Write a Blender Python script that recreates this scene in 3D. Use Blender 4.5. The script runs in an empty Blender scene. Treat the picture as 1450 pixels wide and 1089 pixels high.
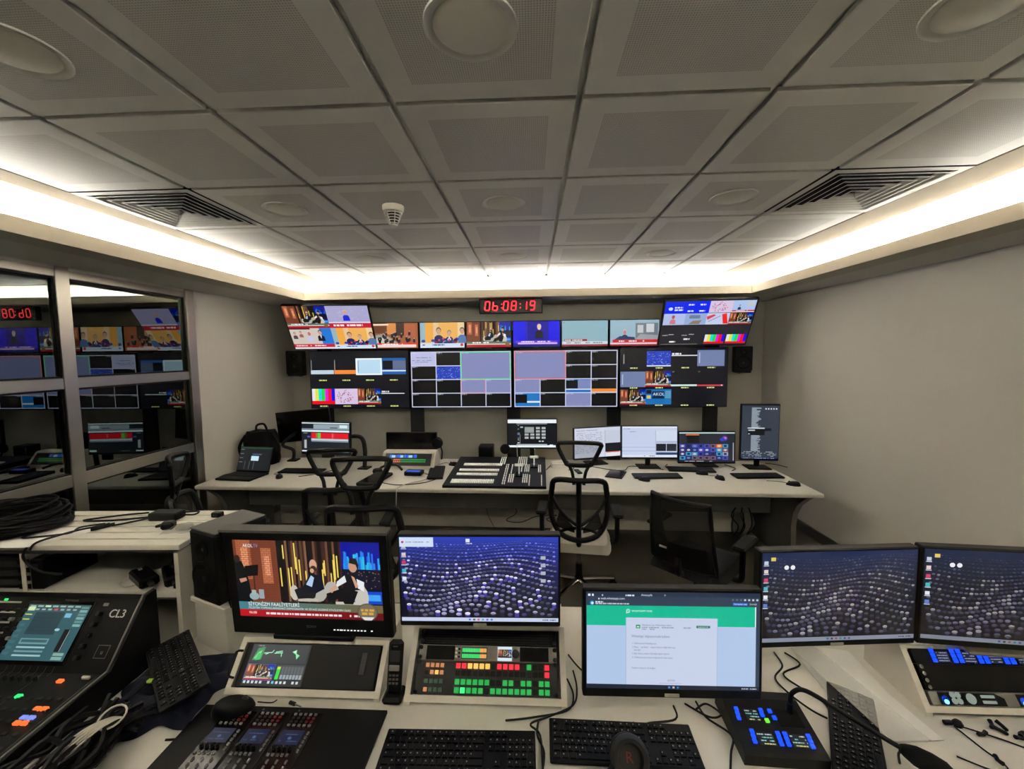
import bpy, bmesh, math, random
from mathutils import Matrix, Vector, Euler
random.seed(7)
SC = bpy.context.scene
COL = SC.collection
PI = math.pi
# ------------------------------------------------------------------ camera
HC = 1.92
cam = bpy.data.cameras.new('camera'); cam.sensor_width = 36; cam.lens = 36*584.59/1450
cam.clip_start = 0.02; cam.clip_end = 60
co = bpy.data.objects.new('camera', cam); COL.objects.link(co)
def cam_axes(y, p, r):
    f = Vector((-math.sin(y)*math.cos(p), math.cos(y)*math.cos(p), math.sin(p)))
    rt = Vector((math.cos(y), math.sin(y), 0)); up = rt.cross(f)
    return math.cos(r)*rt+math.sin(r)*up, math.cos(r)*up-math.sin(r)*rt, f
rt, up, fw = cam_axes(0.0478, -0.0753, -0.0097)
m = Matrix((rt, up, -fw)).transposed().to_4x4(); m.translation = (0, 0, HC)
co.matrix_world = m
SC.camera = co
# ------------------------------------------------------------------ world and exposure
w = bpy.data.worlds.new('world'); SC.world = w; w.use_nodes = True
w.node_tree.nodes['Background'].inputs[0].default_value = (0.02, 0.022, 0.025, 1)
w.node_tree.nodes['Background'].inputs[1].default_value = 1.0
SC.view_settings.view_transform = 'Standard'; SC.view_settings.look = 'None'
SC.view_settings.gamma = 1; SC.view_settings.use_curve_mapping = False
SC.view_settings.exposure = 0.0
SC.cycles.sample_clamp_indirect = 0.0
LED_POWER = 285.0      # radiance of the warm strips hidden behind the cove lip
SCREEN_GAIN = 1.0
# ------------------------------------------------------------------ colour + materials
def lin(c):
    if isinstance(c, str):
        c = c.lstrip('#'); c = tuple(int(c[i:i+2], 16) for i in (0, 2, 4))
    return tuple(((x/255)/12.92 if x/255 <= 0.04045 else ((x/255+0.055)/1.055)**2.4) for x in c)
MATS = {}
def mat(name, col, rough=0.6, metal=0.0, bump=0.0, bscale=200.0, var=0.0, vscale=3.0, spec=0.5, emit=None, es=1.0, coat=0.0):
    if name in MATS: return MATS[name]
    M = bpy.data.materials.new(name); M.use_nodes = True
    nt = M.node_tree; b = nt.nodes['Principled BSDF']
    c = lin(col)
    b.inputs['Base Color'].default_value = (*c, 1); b.inputs['Roughness'].default_value = rough
    b.inputs['Metallic'].default_value = metal; b.inputs['Specular IOR Level'].default_value = spec
    b.inputs['Coat Weight'].default_value = coat
    tc = nt.nodes.new('ShaderNodeTexCoord')
    if var:
        n = nt.nodes.new('ShaderNodeTexNoise'); n.inputs['Scale'].default_value = vscale; n.inputs['Detail'].default_value = 5
        nt.links.new(tc.outputs['Object'], n.inputs['Vector'])
        mr = nt.nodes.new('ShaderNodeMapRange'); mr.inputs['To Min'].default_value = 1-var; mr.inputs['To Max'].default_value = 1+var
        nt.links.new(n.outputs['Fac'], mr.inputs['Value'])
        mx = nt.nodes.new('ShaderNodeVectorMath'); mx.operation = 'SCALE'; mx.inputs[0].default_value = c
        nt.links.new(mr.outputs['Result'], mx.inputs['Scale']); nt.links.new(mx.outputs['Vector'], b.inputs['Base Color'])
    if bump:
        n = nt.nodes.new('ShaderNodeTexNoise'); n.inputs['Scale'].default_value = bscale; n.inputs['Detail'].default_value = 2
        nt.links.new(tc.outputs['Object'], n.inputs['Vector'])
        bp = nt.nodes.new('ShaderNodeBump'); bp.inputs['Strength'].default_value = bump; bp.inputs['Distance'].default_value = 0.002
        nt.links.new(n.outputs['Fac'], bp.inputs['Height']); nt.links.new(bp.outputs['Normal'], b.inputs['Normal'])
    if emit:
        b.inputs['Emission Color'].default_value = (*lin(emit), 1); b.inputs['Emission Strength'].default_value = es
    MATS[name] = M
    return M
mat('wall', (220, 216, 206), 0.9, bump=0.35, bscale=240, var=0.03, vscale=1.2)
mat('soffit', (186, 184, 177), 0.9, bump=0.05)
mat('cove', (230, 227, 219), 0.85)
mat('tile', (208, 205, 196), 0.5, var=0.02, vscale=4)
mat('groove', (212, 208, 198), 0.8)
mat('floor', (92, 86, 77), 0.85, bump=0.5, bscale=500, var=0.12, vscale=6)
mat('baseboard', (92, 90, 84), 0.6, var=0.03)
mat('desk', (218, 214, 202), 0.42, var=0.025, vscale=9)
mat('desk_edge', (222, 216, 202), 0.45, var=0.02)
mat('desk_grey', (112, 110, 104), 0.6, var=0.04)
mat('dark_grey', (44, 43, 42), 0.6, var=0.04)
mat('black', (10, 10, 11), 0.5, spec=0.3, var=0.06, vscale=20)
mat('black_soft', (13, 13, 14), 0.8, spec=0.25, var=0.08, vscale=30)
mat('black_gloss', (9, 9, 10), 0.18, var=0.05)
mat('post_black', (20, 20, 26), 0.5, var=0.05)
mat('key', (17, 17, 18), 0.55, spec=0.3, var=0.08, vscale=60)
mat('legend', (140, 140, 136), 0.6)
mat('cable', (8, 8, 9), 0.5, spec=0.3, var=0.05)
mat('cable_white', (205, 200, 188), 0.5)
mat('steel', (178, 174, 164), 0.33, metal=1.0, bump=0.15, bscale=90, var=0.05)
mat('steel_dark', (120, 118, 112), 0.4, metal=1.0)
mat('chrome', (215, 214, 210), 0.15, metal=1.0)
mat('white_plastic', (226, 221, 208), 0.5)
mat('grey_plastic', (150, 146, 136), 0.5, var=0.03)
mat('silver', (168, 165, 157), 0.35, metal=0.6, var=0.03)
mat('paper', (236, 234, 228), 0.8, var=0.02)
mat('navy_cloth', (19, 24, 44), 0.9, bump=0.6, bscale=300, var=0.25, vscale=12)
mat('seat_grey', (190, 184, 170), 0.9, bump=0.5, bscale=300)
mat('seat_black', (19, 19, 22), 0.9, bump=0.5, bscale=300)
mat('visor', (92, 90, 85), 0.6)
mat('foam', (10, 10, 11), 0.95, bump=0.8, bscale=500)
mat('white_key', (236, 233, 224), 0.5, emit=(225, 222, 212), es=0.25)
mat('knob', (12, 12, 13), 0.5)
mat('lamp_off', (196, 191, 176), 0.55)
mat('pale_tag', (205, 200, 182), 0.6)
mat('yellow', (225, 195, 70), 0.6)
mat('lime', (150, 190, 30), 0.6)
mat('red_mark', (150, 40, 30), 0.6)
mat('neighbour', (176, 186, 172), 0.9, var=0.06)
mat('shelf_dark', (70, 68, 62), 0.7)
def emis(name, col, s):
    if name in MATS: return MATS[name]
    return mat(name, (10, 10, 10), 0.4, emit=col, es=s)
def make_special():
    # picture: colour attribute shown as light
    M = bpy.data.materials.new('picture'); M.use_nodes = True; nt = M.node_tree; b = nt.nodes['Principled BSDF']
    b.inputs['Base Color'].default_value = (0.006, 0.006, 0.007, 1); b.inputs['Roughness'].default_value = 0.35
    a = nt.nodes.new('ShaderNodeAttribute'); a.attribute_name = 'Col'
    nt.links.new(a.outputs['Color'], b.inputs['Emission Color']); b.inputs['Emission Strength'].default_value = SCREEN_GAIN
    MATS['picture'] = M
    # printed ink (no light of its own)
    M = bpy.data.materials.new('print'); M.use_nodes = True; nt = M.node_tree; b = nt.nodes['Principled BSDF']
    a = nt.nodes.new('ShaderNodeAttribute'); a.attribute_name = 'Col'
    nt.links.new(a.outputs['Color'], b.inputs['Base Color']); b.inputs['Roughness'].default_value = 0.6
    MATS['print'] = M
    # perforated metal of the ceiling tiles
    M = bpy.data.materials.new('perforated'); M.use_nodes = True; nt = M.node_tree; b = nt.nodes['Principled BSDF']
    tc = nt.nodes.new('ShaderNodeTexCoord'); sc = nt.nodes.new('ShaderNodeVectorMath'); sc.operation = 'SCALE'; sc.inputs['Scale'].default_value = 145
    fr = nt.nodes.new('ShaderNodeVectorMath'); fr.operation = 'FRACTION'
    sb = nt.nodes.new('ShaderNodeVectorMath'); sb.operation = 'SUBTRACT'; sb.inputs[1].default_value = (0.5, 0.5, 0)
    ml = nt.nodes.new('ShaderNodeVectorMath'); ml.operation = 'MULTIPLY'; ml.inputs[1].default_value = (1, 1, 0)
    ln = nt.nodes.new('ShaderNodeVectorMath'); ln.operation = 'LENGTH'
    mr = nt.nodes.new('ShaderNodeMapRange'); mr.inputs['From Min'].default_value = 0.26; mr.inputs['From Max'].default_value = 0.34
    mx = nt.nodes.new('ShaderNodeMix'); mx.data_type = 'RGBA'
    mx.inputs['A'].default_value = (*lin((156, 153, 146)), 1); mx.inputs['B'].default_value = (*lin((200, 197, 188)), 1)
    L = nt.links.new
    L(tc.outputs['Object'], sc.inputs[0]); L(sc.outputs[0], fr.inputs[0]); L(fr.outputs[0], sb.inputs[0]); L(sb.outputs[0], ml.inputs[0])
    L(ml.outputs[0], ln.inputs[0]); L(ln.outputs['Value'], mr.inputs['Value']); L(mr.outputs['Result'], mx.inputs['Factor']); L(mx.outputs['Result'], b.inputs['Base Color'])
    b.inputs['Roughness'].default_value = 0.5
    MATS['perforated'] = M
    # glass of the partition
    M = bpy.data.materials.new('partition_glass'); M.use_nodes = True; nt = M.node_tree
    for n in list(nt.nodes): nt.nodes.remove(n)
    o = nt.nodes.new('ShaderNodeOutputMaterial'); mixn = nt.nodes.new('ShaderNodeMixShader')
    t = nt.nodes.new('ShaderNodeBsdfTransparent'); t.inputs[0].default_value = (0.62, 0.68, 0.63, 1)
    g = nt.nodes.new('ShaderNodeBsdfGlossy'); g.inputs['Color'].default_value = (0.92, 1, 0.95, 1); g.inputs['Roughness'].default_value = 0.0
    f = nt.nodes.new('ShaderNodeFresnel'); f.inputs['IOR'].default_value = 2.3
    nt.links.new(f.outputs[0], mixn.inputs[0]); nt.links.new(t.outputs[0], mixn.inputs[1]); nt.links.new(g.outputs[0], mixn.inputs[2]); nt.links.new(mixn.outputs[0], o.inputs[0])
    MATS['partition_glass'] = M
    # woven see-through mesh of the chairs, clear plastic
    for nm, col, fac in (('mesh_grey', (96, 93, 86), 0.42), ('mesh_black', (16, 16, 18), 0.9), ('clear_plastic', (225, 225, 220), 0.32)):
        M = bpy.data.materials.new(nm); M.use_nodes = True; nt = M.node_tree; b = nt.nodes['Principled BSDF']
        b.inputs['Base Color'].default_value = (*lin(col), 1); b.inputs['Roughness'].default_value = 0.8 if nm != 'clear_plastic' else 0.2
        o = nt.nodes['Material Output']; t = nt.nodes.new('ShaderNodeBsdfTransparent'); mixn = nt.nodes.new('ShaderNodeMixShader')
        mixn.inputs[0].default_value = fac
        nt.links.new(t.outputs[0], mixn.inputs[1]); nt.links.new(b.outputs[0], mixn.inputs[2]); nt.links.new(mixn.outputs[0], o.inputs[0])
        MATS[nm] = M
make_special()
# ------------------------------------------------------------------ mesh builder
def T(x=0, y=0, z=0): return Matrix.Translation((x, y, z))
def RX(a): return Matrix.Rotation(a, 4, 'X')
def RY(a): return Matrix.Rotation(a, 4, 'Y')
def RZ(a): return Matrix.Rotation(a, 4, 'Z')
def smooth_path(pts, n=6):
    P = [Vector(p) for p in pts]; out = []
    for i in range(len(P)-1):
        a = P[max(i-1, 0)]; b = P[i]; c = P[i+1]; d = P[min(i+2, len(P)-1)]
        for k in range(n):
            t = k/n
            out.append(0.5*((2*b)+(c-a)*t+(2*a-5*b+4*c-d)*t*t+(3*b-a-3*c+d)*t**3))
    out.append(P[-1]); return out
class MB:
    def __init__(s): s.v = []; s.f = []; s.mi = []
    def add(s, vs, fs, M=None, mi=0):
        o = len(s.v)
        for p in vs:
            p = Vector(p); s.v.append(M @ p if M else p)
        for f in fs: s.f.append([o+i for i in f]); s.mi.append(mi)
        return s
    def box(s, c, d, bev=0.0, M=None, mi=0):
        hx, hy, hz = d[0]/2, d[1]/2, d[2]/2
        if bev <= 0:
            vs = [(c[0]+a*hx, c[1]+b*hy, c[2]+e*hz) for a in (-1, 1) for b in (-1, 1) for e in (-1, 1)]
            return s.add(vs, [(0, 1, 3, 2), (4, 6, 7, 5), (0, 4, 5, 1), (2, 3, 7, 6), (0, 2, 6, 4), (1, 5, 7, 3)], M, mi)
        bev = min(bev, hx*0.9, hy*0.9, hz*0.9); H = (hx, hy, hz); vs = []; ix = {}
        for sx in (-1, 1):
            for sy in (-1, 1):
                for sz in (-1, 1):
                    for a in range(3):
                        sg = (sx, sy, sz)
                        p = [c[i]+sg[i]*(H[i] if i == a else H[i]-bev) for i in range(3)]
                        ix[(sx, sy, sz, a)] = len(vs); vs.append(p)
        fs = []
        for a in range(3):
            b, e = (a+1) % 3, (a+2) % 3
            for sg in (-1, 1):
                q = []
                for (p, r) in ((-1, -1), (1, -1), (1, 1), (-1, 1)):
                    t = [0, 0, 0]; t[a] = sg; t[b] = p; t[e] = r; q.append(ix[(*t, a)])
                fs.append(q if sg > 0 else q[::-1])
        for a in range(3):
            b, e = (a+1) % 3, (a+2) % 3
            for sa in (-1, 1):
                for sb_ in (-1, 1):
                    def k(se, ax):
                        t = [0, 0, 0]; t[a] = sa; t[b] = sb_; t[e] = se; return ix[(*t, ax)]
                    q = [k(-1, a), k(1, a), k(1, b), k(-1, b)]
                    fs.append(q if sa*sb_ < 0 else q[::-1])
        for sx in (-1, 1):
            for sy in (-1, 1):
                for sz in (-1, 1):
                    q = [ix[(sx, sy, sz, a)] for a in range(3)]
                    fs.append(q if sx*sy*sz > 0 else q[::-1])
        return s.add(vs, fs, M, mi)
    def prism(s, poly, a, b, axis='x', M=None, mi=0):
        # poly: list of 2D points; extruded along axis from a to b. axis x: (y,z); y: (x,z); z: (x,y)
        def mk(p, t): return (t, p[0], p[1]) if axis == 'x' else ((p[0], t, p[1]) if axis == 'y' else (p[0], p[1], t))
        n = len(poly); vs = [mk(p, a) for p in poly]+[mk(p, b) for p in poly]
        fs = [list(range(n))[::-1], list(range(n, 2*n))]+[(i, (i+1) % n, n+(i+1) % n, n+i) for i in range(n)]
        return s.add(vs, fs, M, mi)
    def cyl(s, p0, p1, r0, r1=None, n=16, M=None, mi=0):
        r1 = r0 if r1 is None else r1
        p0 = Vector(p0); p1 = Vector(p1); d = (p1-p0).normalized()
        u = d.orthogonal().normalized(); w_ = d.cross(u); vs = []
        for p, r in ((p0, r0), (p1, r1)):
            for i in range(n):
                a = 2*PI*i/n; vs.append(p+u*(r*math.cos(a))+w_*(r*math.sin(a)))
        fs = [tuple(range(n))[::-1], tuple(range(n, 2*n))]+[(i, (i+1) % n, n+(i+1) % n, n+i) for i in range(n)]
        return s.add(vs, fs, M, mi)
    def tube(s, pts, r, n=6, closed=False, M=None, mi=0):
        P = [Vector(p) for p in pts]; N = len(P); R = r if isinstance(r, (list, tuple)) else [r]*N
        def tan(i):
            if closed: return (P[(i+1) % N]-P[i-1]).normalized()
            return (P[min(i+1, N-1)]-P[max(i-1, 0)]).normalized()
        t0 = tan(0); u = t0.orthogonal().normalized(); vs = []
        for i in range(N):
            t = tan(i); u = (u-t*u.dot(t))
            u = u.normalized() if u.length > 1e-6 else t.orthogonal().normalized()
            w_ = t.cross(u)
            for k in range(n):
                a = 2*PI*k/n; vs.append(P[i]+u*(R[i]*math.cos(a))+w_*(R[i]*math.sin(a)))
        fs = []
        for i in range(N if closed else N-1):
            j = (i+1) % N
            for k in range(n): fs.append((i*n+k, i*n+(k+1) % n, j*n+(k+1) % n, j*n+k))
        if not closed: fs += [tuple(range(n))[::-1], tuple(range((N-1)*n, N*n))]
        return s.add(vs, fs, M, mi)
    def lathe(s, prof, n=24, M=None, mi=0):
        vs = []; fs = []
        for r, z in prof:
            for i in range(n):
                a = 2*PI*i/n; vs.append((r*math.cos(a), r*math.sin(a), z))
        for j in range(len(prof)-1):
            for i in range(n): fs.append((j*n+i, j*n+(i+1) % n, (j+1)*n+(i+1) % n, (j+1)*n+i))
        if prof[0][0] > 1e-5: fs.append(tuple(range(n))[::-1])
        if prof[-1][0] > 1e-5: fs.append(tuple(range((len(prof)-1)*n, len(prof)*n)))
        return s.add(vs, fs, M, mi)
    def grid(s, fn, nu, nv, M=None, mi=0):
        vs = [fn(i/nu, j/nv) for j in range(nv+1) for i in range(nu+1)]
        fs = [(j*(nu+1)+i, j*(nu+1)+i+1, (j+1)*(nu+1)+i+1, (j+1)*(nu+1)+i) for j in range(nv) for i in range(nu)]
        return s.add(vs, fs, M, mi)
    def mesh(s, name, mats, smooth=False, recalc=True):
        me = bpy.data.meshes.new(name); me.from_pydata([tuple(p) for p in s.v], [], s.f)
        ms = mats if isinstance(mats, (list, tuple)) else [mats]
        for m_ in ms: me.materials.append(MATS[m_])
        if len(ms) > 1: me.polygons.foreach_set('material_index', s.mi)
        if recalc:
            bm = bmesh.new(); bm.from_mesh(me); bmesh.ops.recalc_face_normals(bm, faces=bm.faces); bm.to_mesh(me); bm.free()
        if smooth:
            me.shade_smooth(); me.set_sharp_from_angle(angle=math.radians(38))
        me.update(); return me
    def build(s, name, mats, parent=None, smooth=False, loc=None, recalc=True):
        return link(name, s.mesh(name, mats, smooth, recalc), parent, loc)
def link(name, me, parent=None, loc=None, rot=None):
    o = bpy.data.objects.new(name, me); COL.objects.link(o)
    if parent: o.parent = parent
    if loc: o.location = loc
    if rot: o.rotation_euler = rot
    return o
def tag(o, label, cat, group=None):
    o['label'] = label; o['category'] = cat
    if group: o['group'] = group
    return o
def struct(o): o['kind'] = 'structure'; return o
def stuff(o): o['kind'] = 'stuff'; return o
def thing(name, label, cat, loc=(0, 0, 0), rz=0.0, group=None):
    o = bpy.data.objects.new(name, None); COL.objects.link(o); o.empty_display_size = 0.05
    o.location = loc; o.rotation_euler = (0, 0, rz)
    return tag(o, label, cat, group)
def dup(root, label=None, loc=None, rz=None):
    def cp(o, par):
        c = o.copy(); COL.objects.link(c); c.parent = par
        for ch in [x for x in bpy.data.objects if x.parent == o]: cp(ch, c)
        return c
    r = cp(root, None)
    if label: r['label'] = label
    if loc: r.location = loc
    if rz is not None: r.rotation_euler = (0, 0, rz)
    return r
# ------------------------------------------------------------------ canvas: flat coloured shapes for screens and print
GLY = {}
def glyph(s_):
    if s_ in GLY: return GLY[s_]
    cu = bpy.data.curves.new('t', 'FONT'); cu.body = s_; cu.size = 1.0; cu.resolution_u = 3
    ob = bpy.data.objects.new('t', cu); COL.objects.link(ob)
    dg = bpy.context.evaluated_depsgraph_get(); me = bpy.data.meshes.new_from_object(ob.evaluated_get(dg))
    V = [tuple(v.co)[:2] for v in me.vertices]; F = [list(p.vertices) for p in me.polygons]
    bpy.data.objects.remove(ob); bpy.data.curves.remove(cu); bpy.data.meshes.remove(me)
    wd = max([p[0] for p in V], default=0.1)
    GLY[s_] = (V, F, wd); return GLY[s_]
class CV:
    def __init__(s, w_, h_):
        s.w = w_; s.h = h_; s.v = []; s.f = []; s.c = []; s.k = [0]; s.r = (0, 0, 1, 1)
    def sub(s, x0, y0, x1, y1):
        n = CV.__new__(CV); n.w, n.h, n.v, n.f, n.c, n.k = s.w, s.h, s.v, s.f, s.c, s.k
        a = s.r; W = a[2]-a[0]; Hh = a[3]-a[1]
        n.r = (a[0]+x0*W, a[1]+y0*Hh, a[0]+x1*W, a[1]+y1*Hh); return n
    def P(s, u, v_):
        a = s.r; u = a[0]+u*(a[2]-a[0]); v_ = a[1]+v_*(a[3]-a[1])
        return ((u-0.5)*s.w, -s.k[0]*6e-6, (0.5-v_)*s.h)
    def asp(s): return (s.r[2]-s.r[0])*s.w/((s.r[3]-s.r[1])*s.h)
    def poly(s, pts, col, inc=1):
        s.k[0] += inc; o = len(s.v)
        s.v += [s.P(*p) for p in pts]; s.f.append(list(range(o, o+len(pts)))); s.c.append(col if isinstance(col[0], float) else lin(col)); return s
    def rect(s, x0, y0, x1, y1, col, inc=1): return s.poly([(x0, y0), (x0, y1), (x1, y1), (x1, y0)], col, inc)
    def ell(s, x, y, rx, ry, col, n=12, inc=1): return s.poly([(x+rx*math.cos(2*PI*i/n), y-ry*math.sin(2*PI*i/n)) for i in range(n)], col, inc)
    def line(s, x0, y0, x1, y1, t, col):
        a = s.asp(); dx = (x1-x0)*a; dy = y1-y0; l = math.hypot(dx, dy) or 1; nx = -dy/l*t/2/a; ny = dx/l*t/2
        return s.poly([(x0+nx, y0+ny), (x1+nx, y1+ny), (x1-nx, y1-ny), (x0-nx, y0-ny)], col)
    def text(s, t, x, y, h, col, al='l', wmax=None):
        V, F, wd = glyph(t); a = s.asp(); k = h/0.7; kx = k/a
        if wmax and wd*kx > wmax: kx = wmax/wd
        off = 0 if al == 'l' else (wd*kx/2 if al == 'c' else wd*kx)
        s.k[0] += 1; o = len(s.v); s.v += [s.P(x-off+p[0]*kx, y-p[1]*k) for p in V]; c = lin(col)
        for f in F: s.f.append([o+i for i in f]); s.c.append(c)
        return s
    def dash(s, x0, x1, y, h, col, seed=1, dens=0.8):
        r = random.Random(seed); x = x0; s.k[0] += 1; a = s.asp()
        while x < x1:
            l = r.uniform(0.6, 3.2)*h/a*0.9
            if r.random() < dens: s.rect(x, y-h/2, min(x+l, x1), y+h/2, col, 0)
            x += l+h*0.45/a
        return s
    def frame(s, x0, y0, x1, y1, t, col):
        a = s.asp(); s.k[0] += 1; tx = t/a
        s.rect(x0, y0, x1, y0+t, col, 0); s.rect(x0, y1-t, x1, y1, col, 0); s.rect(x0, y0+t, x0+tx, y1-t, col, 0); s.rect(x1-tx, y0+t, x1, y1-t, col, 0); return s
    def build(s, name='screen', parent=None, M=None, material='picture'):
        me = bpy.data.meshes.new(name); vs = [Vector(p) for p in s.v]
        if M: vs = [M @ p for p in vs]
        me.from_pydata([tuple(p) for p in vs], [], s.f); me.materials.append(MATS[material])
        at = me.attributes.new('Col', 'FLOAT_COLOR', 'CORNER'); buf = []
        for f, c in zip(s.f, s.c): buf += [c[0], c[1], c[2], 1.0]*len(f)
        at.data.foreach_set('color', buf); me.update()
        return link(name, me, parent)
# ------------------------------------------------------------------ pictures
def person(c, x, y, s_, suit, skin=(205, 160, 135), hair=(30, 24, 22), shirt=None):
    a = c.asp(); q = s_/a
    c.poly([(x-.95*q, y+2.6*s_), (x-.85*q, y+1.25*s_), (x-.35*q, y+.85*s_), (x+.35*q, y+.85*s_), (x+.85*q, y+1.25*s_), (x+.95*q, y+2.6*s_)], suit)
    if shirt: c.poly([(x-.22*q, y+.85*s_), (x, y+1.9*s_), (x+.22*q, y+.85*s_)], shirt)
    c.ell(x, y-.1*s_, .5*q, .62*s_, hair); c.ell(x, y+.1*s_, .44*q, .62*s_, skin); return c
def studio(c, full=False, lower=True, seed=3):
    r = random.Random(seed)
    c.rect(0, 0, 1, 1, (14, 10, 10))
    c.rect(0, 0, .30, .80, (120, 62, 42)); c.rect(.02, 0, .12, .5, (176, 98, 66)); c.rect(.05, .1, .10, .42, (226, 148, 104)); c.rect(.19, .1, .26, .55, (190, 112, 78)); c.rect(.21, .2, .245, .45, (228, 150, 112))
    if full:
        for i in range(28):
            yy = i*.028
            c.rect(0, yy, .30, yy+.004, (96, 48, 34))
            for k in range(9):
                xx = (k+(i % 2)*.5)*.033
                if xx < .295: c.rect(xx, yy, xx+.0022, yy+.028, (98, 50, 35), 0)
    cols = [(92, 62, 48), (24, 18, 18), (130, 92, 66), (60, 34, 30), (18, 14, 14), (110, 72, 50)]
    n = 30 if full else 12
    for i in range(n):
        x0 = .30+.44*i/n; c.rect(x0, 0, x0+.44/n, .78, cols[r.randrange(len(cols))], 0 if i else 1)
    for i in range(16 if full else 6):
        x0 = .30+.42*r.random(); y0 = r.random()*.4; c.rect(x0, y0, x0+(.009 if full else .014), y0+.12+.25*r.random(), (236, 208, 96))
    c.rect(.74, 0, 1, .80, (8, 12, 40)); c.rect(.74, 0, 1, .34, (16, 24, 150))
    for i in range(40 if full else 10):
        x0 = .75+.24*r.random(); h = .05+.18*r.random(); c.rect(x0, .34-h, x0+.012, .34, (40, 90+r.randrange(120), 230)); 
    for i in range(30 if full else 5):
        x0 = .75+.24*r.random(); y0 = .36+.22*r.random(); c.rect(x0, y0, x0+.006, y0+.008, (190, 150, 90))
    c.rect(.80, .62, 1, .78, (20, 70, 200)); c.rect(.84, .66, .99, .74, (70, 160, 240))
    # presenter, music stand, tea set
    if full:
        c.poly([(.0, .80), (.0, .25), (.05, .27), (.075, .40), (.09, .55), (.10, .80)], (14, 16, 20)); c.ell(.02, .24, .022, .05, (50, 36, 30)); c.poly([(.02, .5), (.07, .48), (.075, .52), (.03, .55)], (190, 140, 116))
        c.poly([(.07, .33), (.165, .31), (.155, .45), (.06, .47)], (16, 14, 16)); c.rect(.122, .45, .128, .78, (18, 14, 14))
        c.ell(.115, .72, .035, .05, (150, 170, 172)); c.rect(.10, .64, .13, .70, (160, 178, 180)); c.rect(.15, .63, .185, .75, (150, 165, 170))
    # left seated man
    c.ell(.57, .64, .055, .13, (176, 172, 164)); c.ell(.40, .66, .03, .10, (196, 188, 176)); c.rect(.42, .73, .56, .77, (186, 180, 170))
    c.poly([(.40, .62), (.48, .57), (.56, .60), (.54, .72), (.42, .74)], (26, 26, 30))
    c.poly([(.45, .62), (.52, .40), (.60, .44), (.61, .60), (.55, .66)], (16, 20, 36)); c.poly([(.485, .55), (.525, .43), (.545, .46), (.525, .58)], (176, 200, 232))
    c.ell(.545, .30, .026, .075, (206, 160, 134)); c.ell(.545, .345, .022, .04, (60, 44, 38)); c.ell(.535, .37, .014, .03, (206, 158, 130))
    # right seated man
    c.ell(.86, .70, .05, .16, (196, 192, 184)); c.ell(.66, .62, .05, .12, (180, 176, 168)); c.rect(.68, .76, .85, .80, (196, 190, 180))
    c.poly([(.62, .66), (.74, .58), (.84, .62), (.80, .79), (.74, .79), (.72, .70), (.63, .79)], (14, 14, 18))
    c.poly([(.74, .62), (.75, .42), (.82, .38), (.86, .60)], (18, 18, 26)); c.poly([(.70, .50), (.755, .42), (.765, .50), (.69, .58)], (226, 228, 232)); c.poly([(.835, .46), (.885, .50), (.88, .62), (.84, .58)], (230, 232, 236))
    c.poly([(.64, .62), (.69, .54), (.70, .57), (.66, .65)], (206, 158, 130)); c.poly([(.80, .42), (.82, .44), (.845, .56), (.825, .58)], (206, 158, 130))
    c.ell(.815, .30, .03, .08, (196, 148, 122)); c.poly([(.79, .26), (.80, .20), (.84, .20), (.855, .28), (.85, .36), (.835, .28)], (34, 26, 24))
    if lower:
        if full:
            for i in range(24):
                t = i/24; cc = tuple(int(a_+(b_-a_)*t) for a_, b_ in zip((70, 128, 140), (112, 96, 58)))
                c.rect(t, .795, t+1/24+.001, .895, cc, 0 if i else 1)
            for i in range(16):
                t = i/16; cc = tuple(int(a_+(b_-a_)*t) for a_, b_ in zip((190, 26, 38), (96, 12, 22)))
                c.rect(t, .895, t+1/16+.001, .985, cc, 0 if i else 1)
            c.text('SİYONİZM FAALİYETLERİ', .065, .845, .045, (245, 245, 245), wmax=.36)
            c.text('FİLİSTİN TOPRAKLARINDAKİ DEMOGRAFİK VE SİYASİ DÜZENİ ETKİLEYEN ÜLKE', .065, .884, .024, (235, 235, 235), wmax=.75)
            c.text('06:08', .065, .95, .03, (245, 235, 235)); c.rect(.17, .895, .172, .985, (120, 12, 22))
            c.dash(.185, .78, .942, .026, (240, 225, 225), 11, .97); c.dash(.80, .88, .942, .026, (240, 225, 225), 12, .97)
            c.ell(.895, .885, .07, .115, (88, 84, 72), 20); c.ell(.895, .885, .062, .102, (120, 110, 88), 20)
            c.dash(.85, .94, .86, .03, (214, 164, 70), 3, .95); c.dash(.855, .935, .905, .034, (214, 164, 70), 5, .95)
            c.poly([(.85, .95), (.94, .95), (.92, .99), (.87, .99)], (222, 222, 222))
            c.text('AKOL', .07, .09, .042, (240, 240, 245), wmax=.07); c.text('TV', .145, .09, .042, (120, 150, 215), wmax=.03)
        else:
            c.rect(0, .78, 1, .88, (96, 116, 98)); c.rect(0, .88, 1, 1, (170, 28, 36)); c.dash(.05, .5, .82, .05, (240, 240, 240), seed); c.rect(0, .86, 1, .9, (214, 208, 200)); c.ell(.92, .86, .05, .1, (120, 100, 60))
    return c
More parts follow.
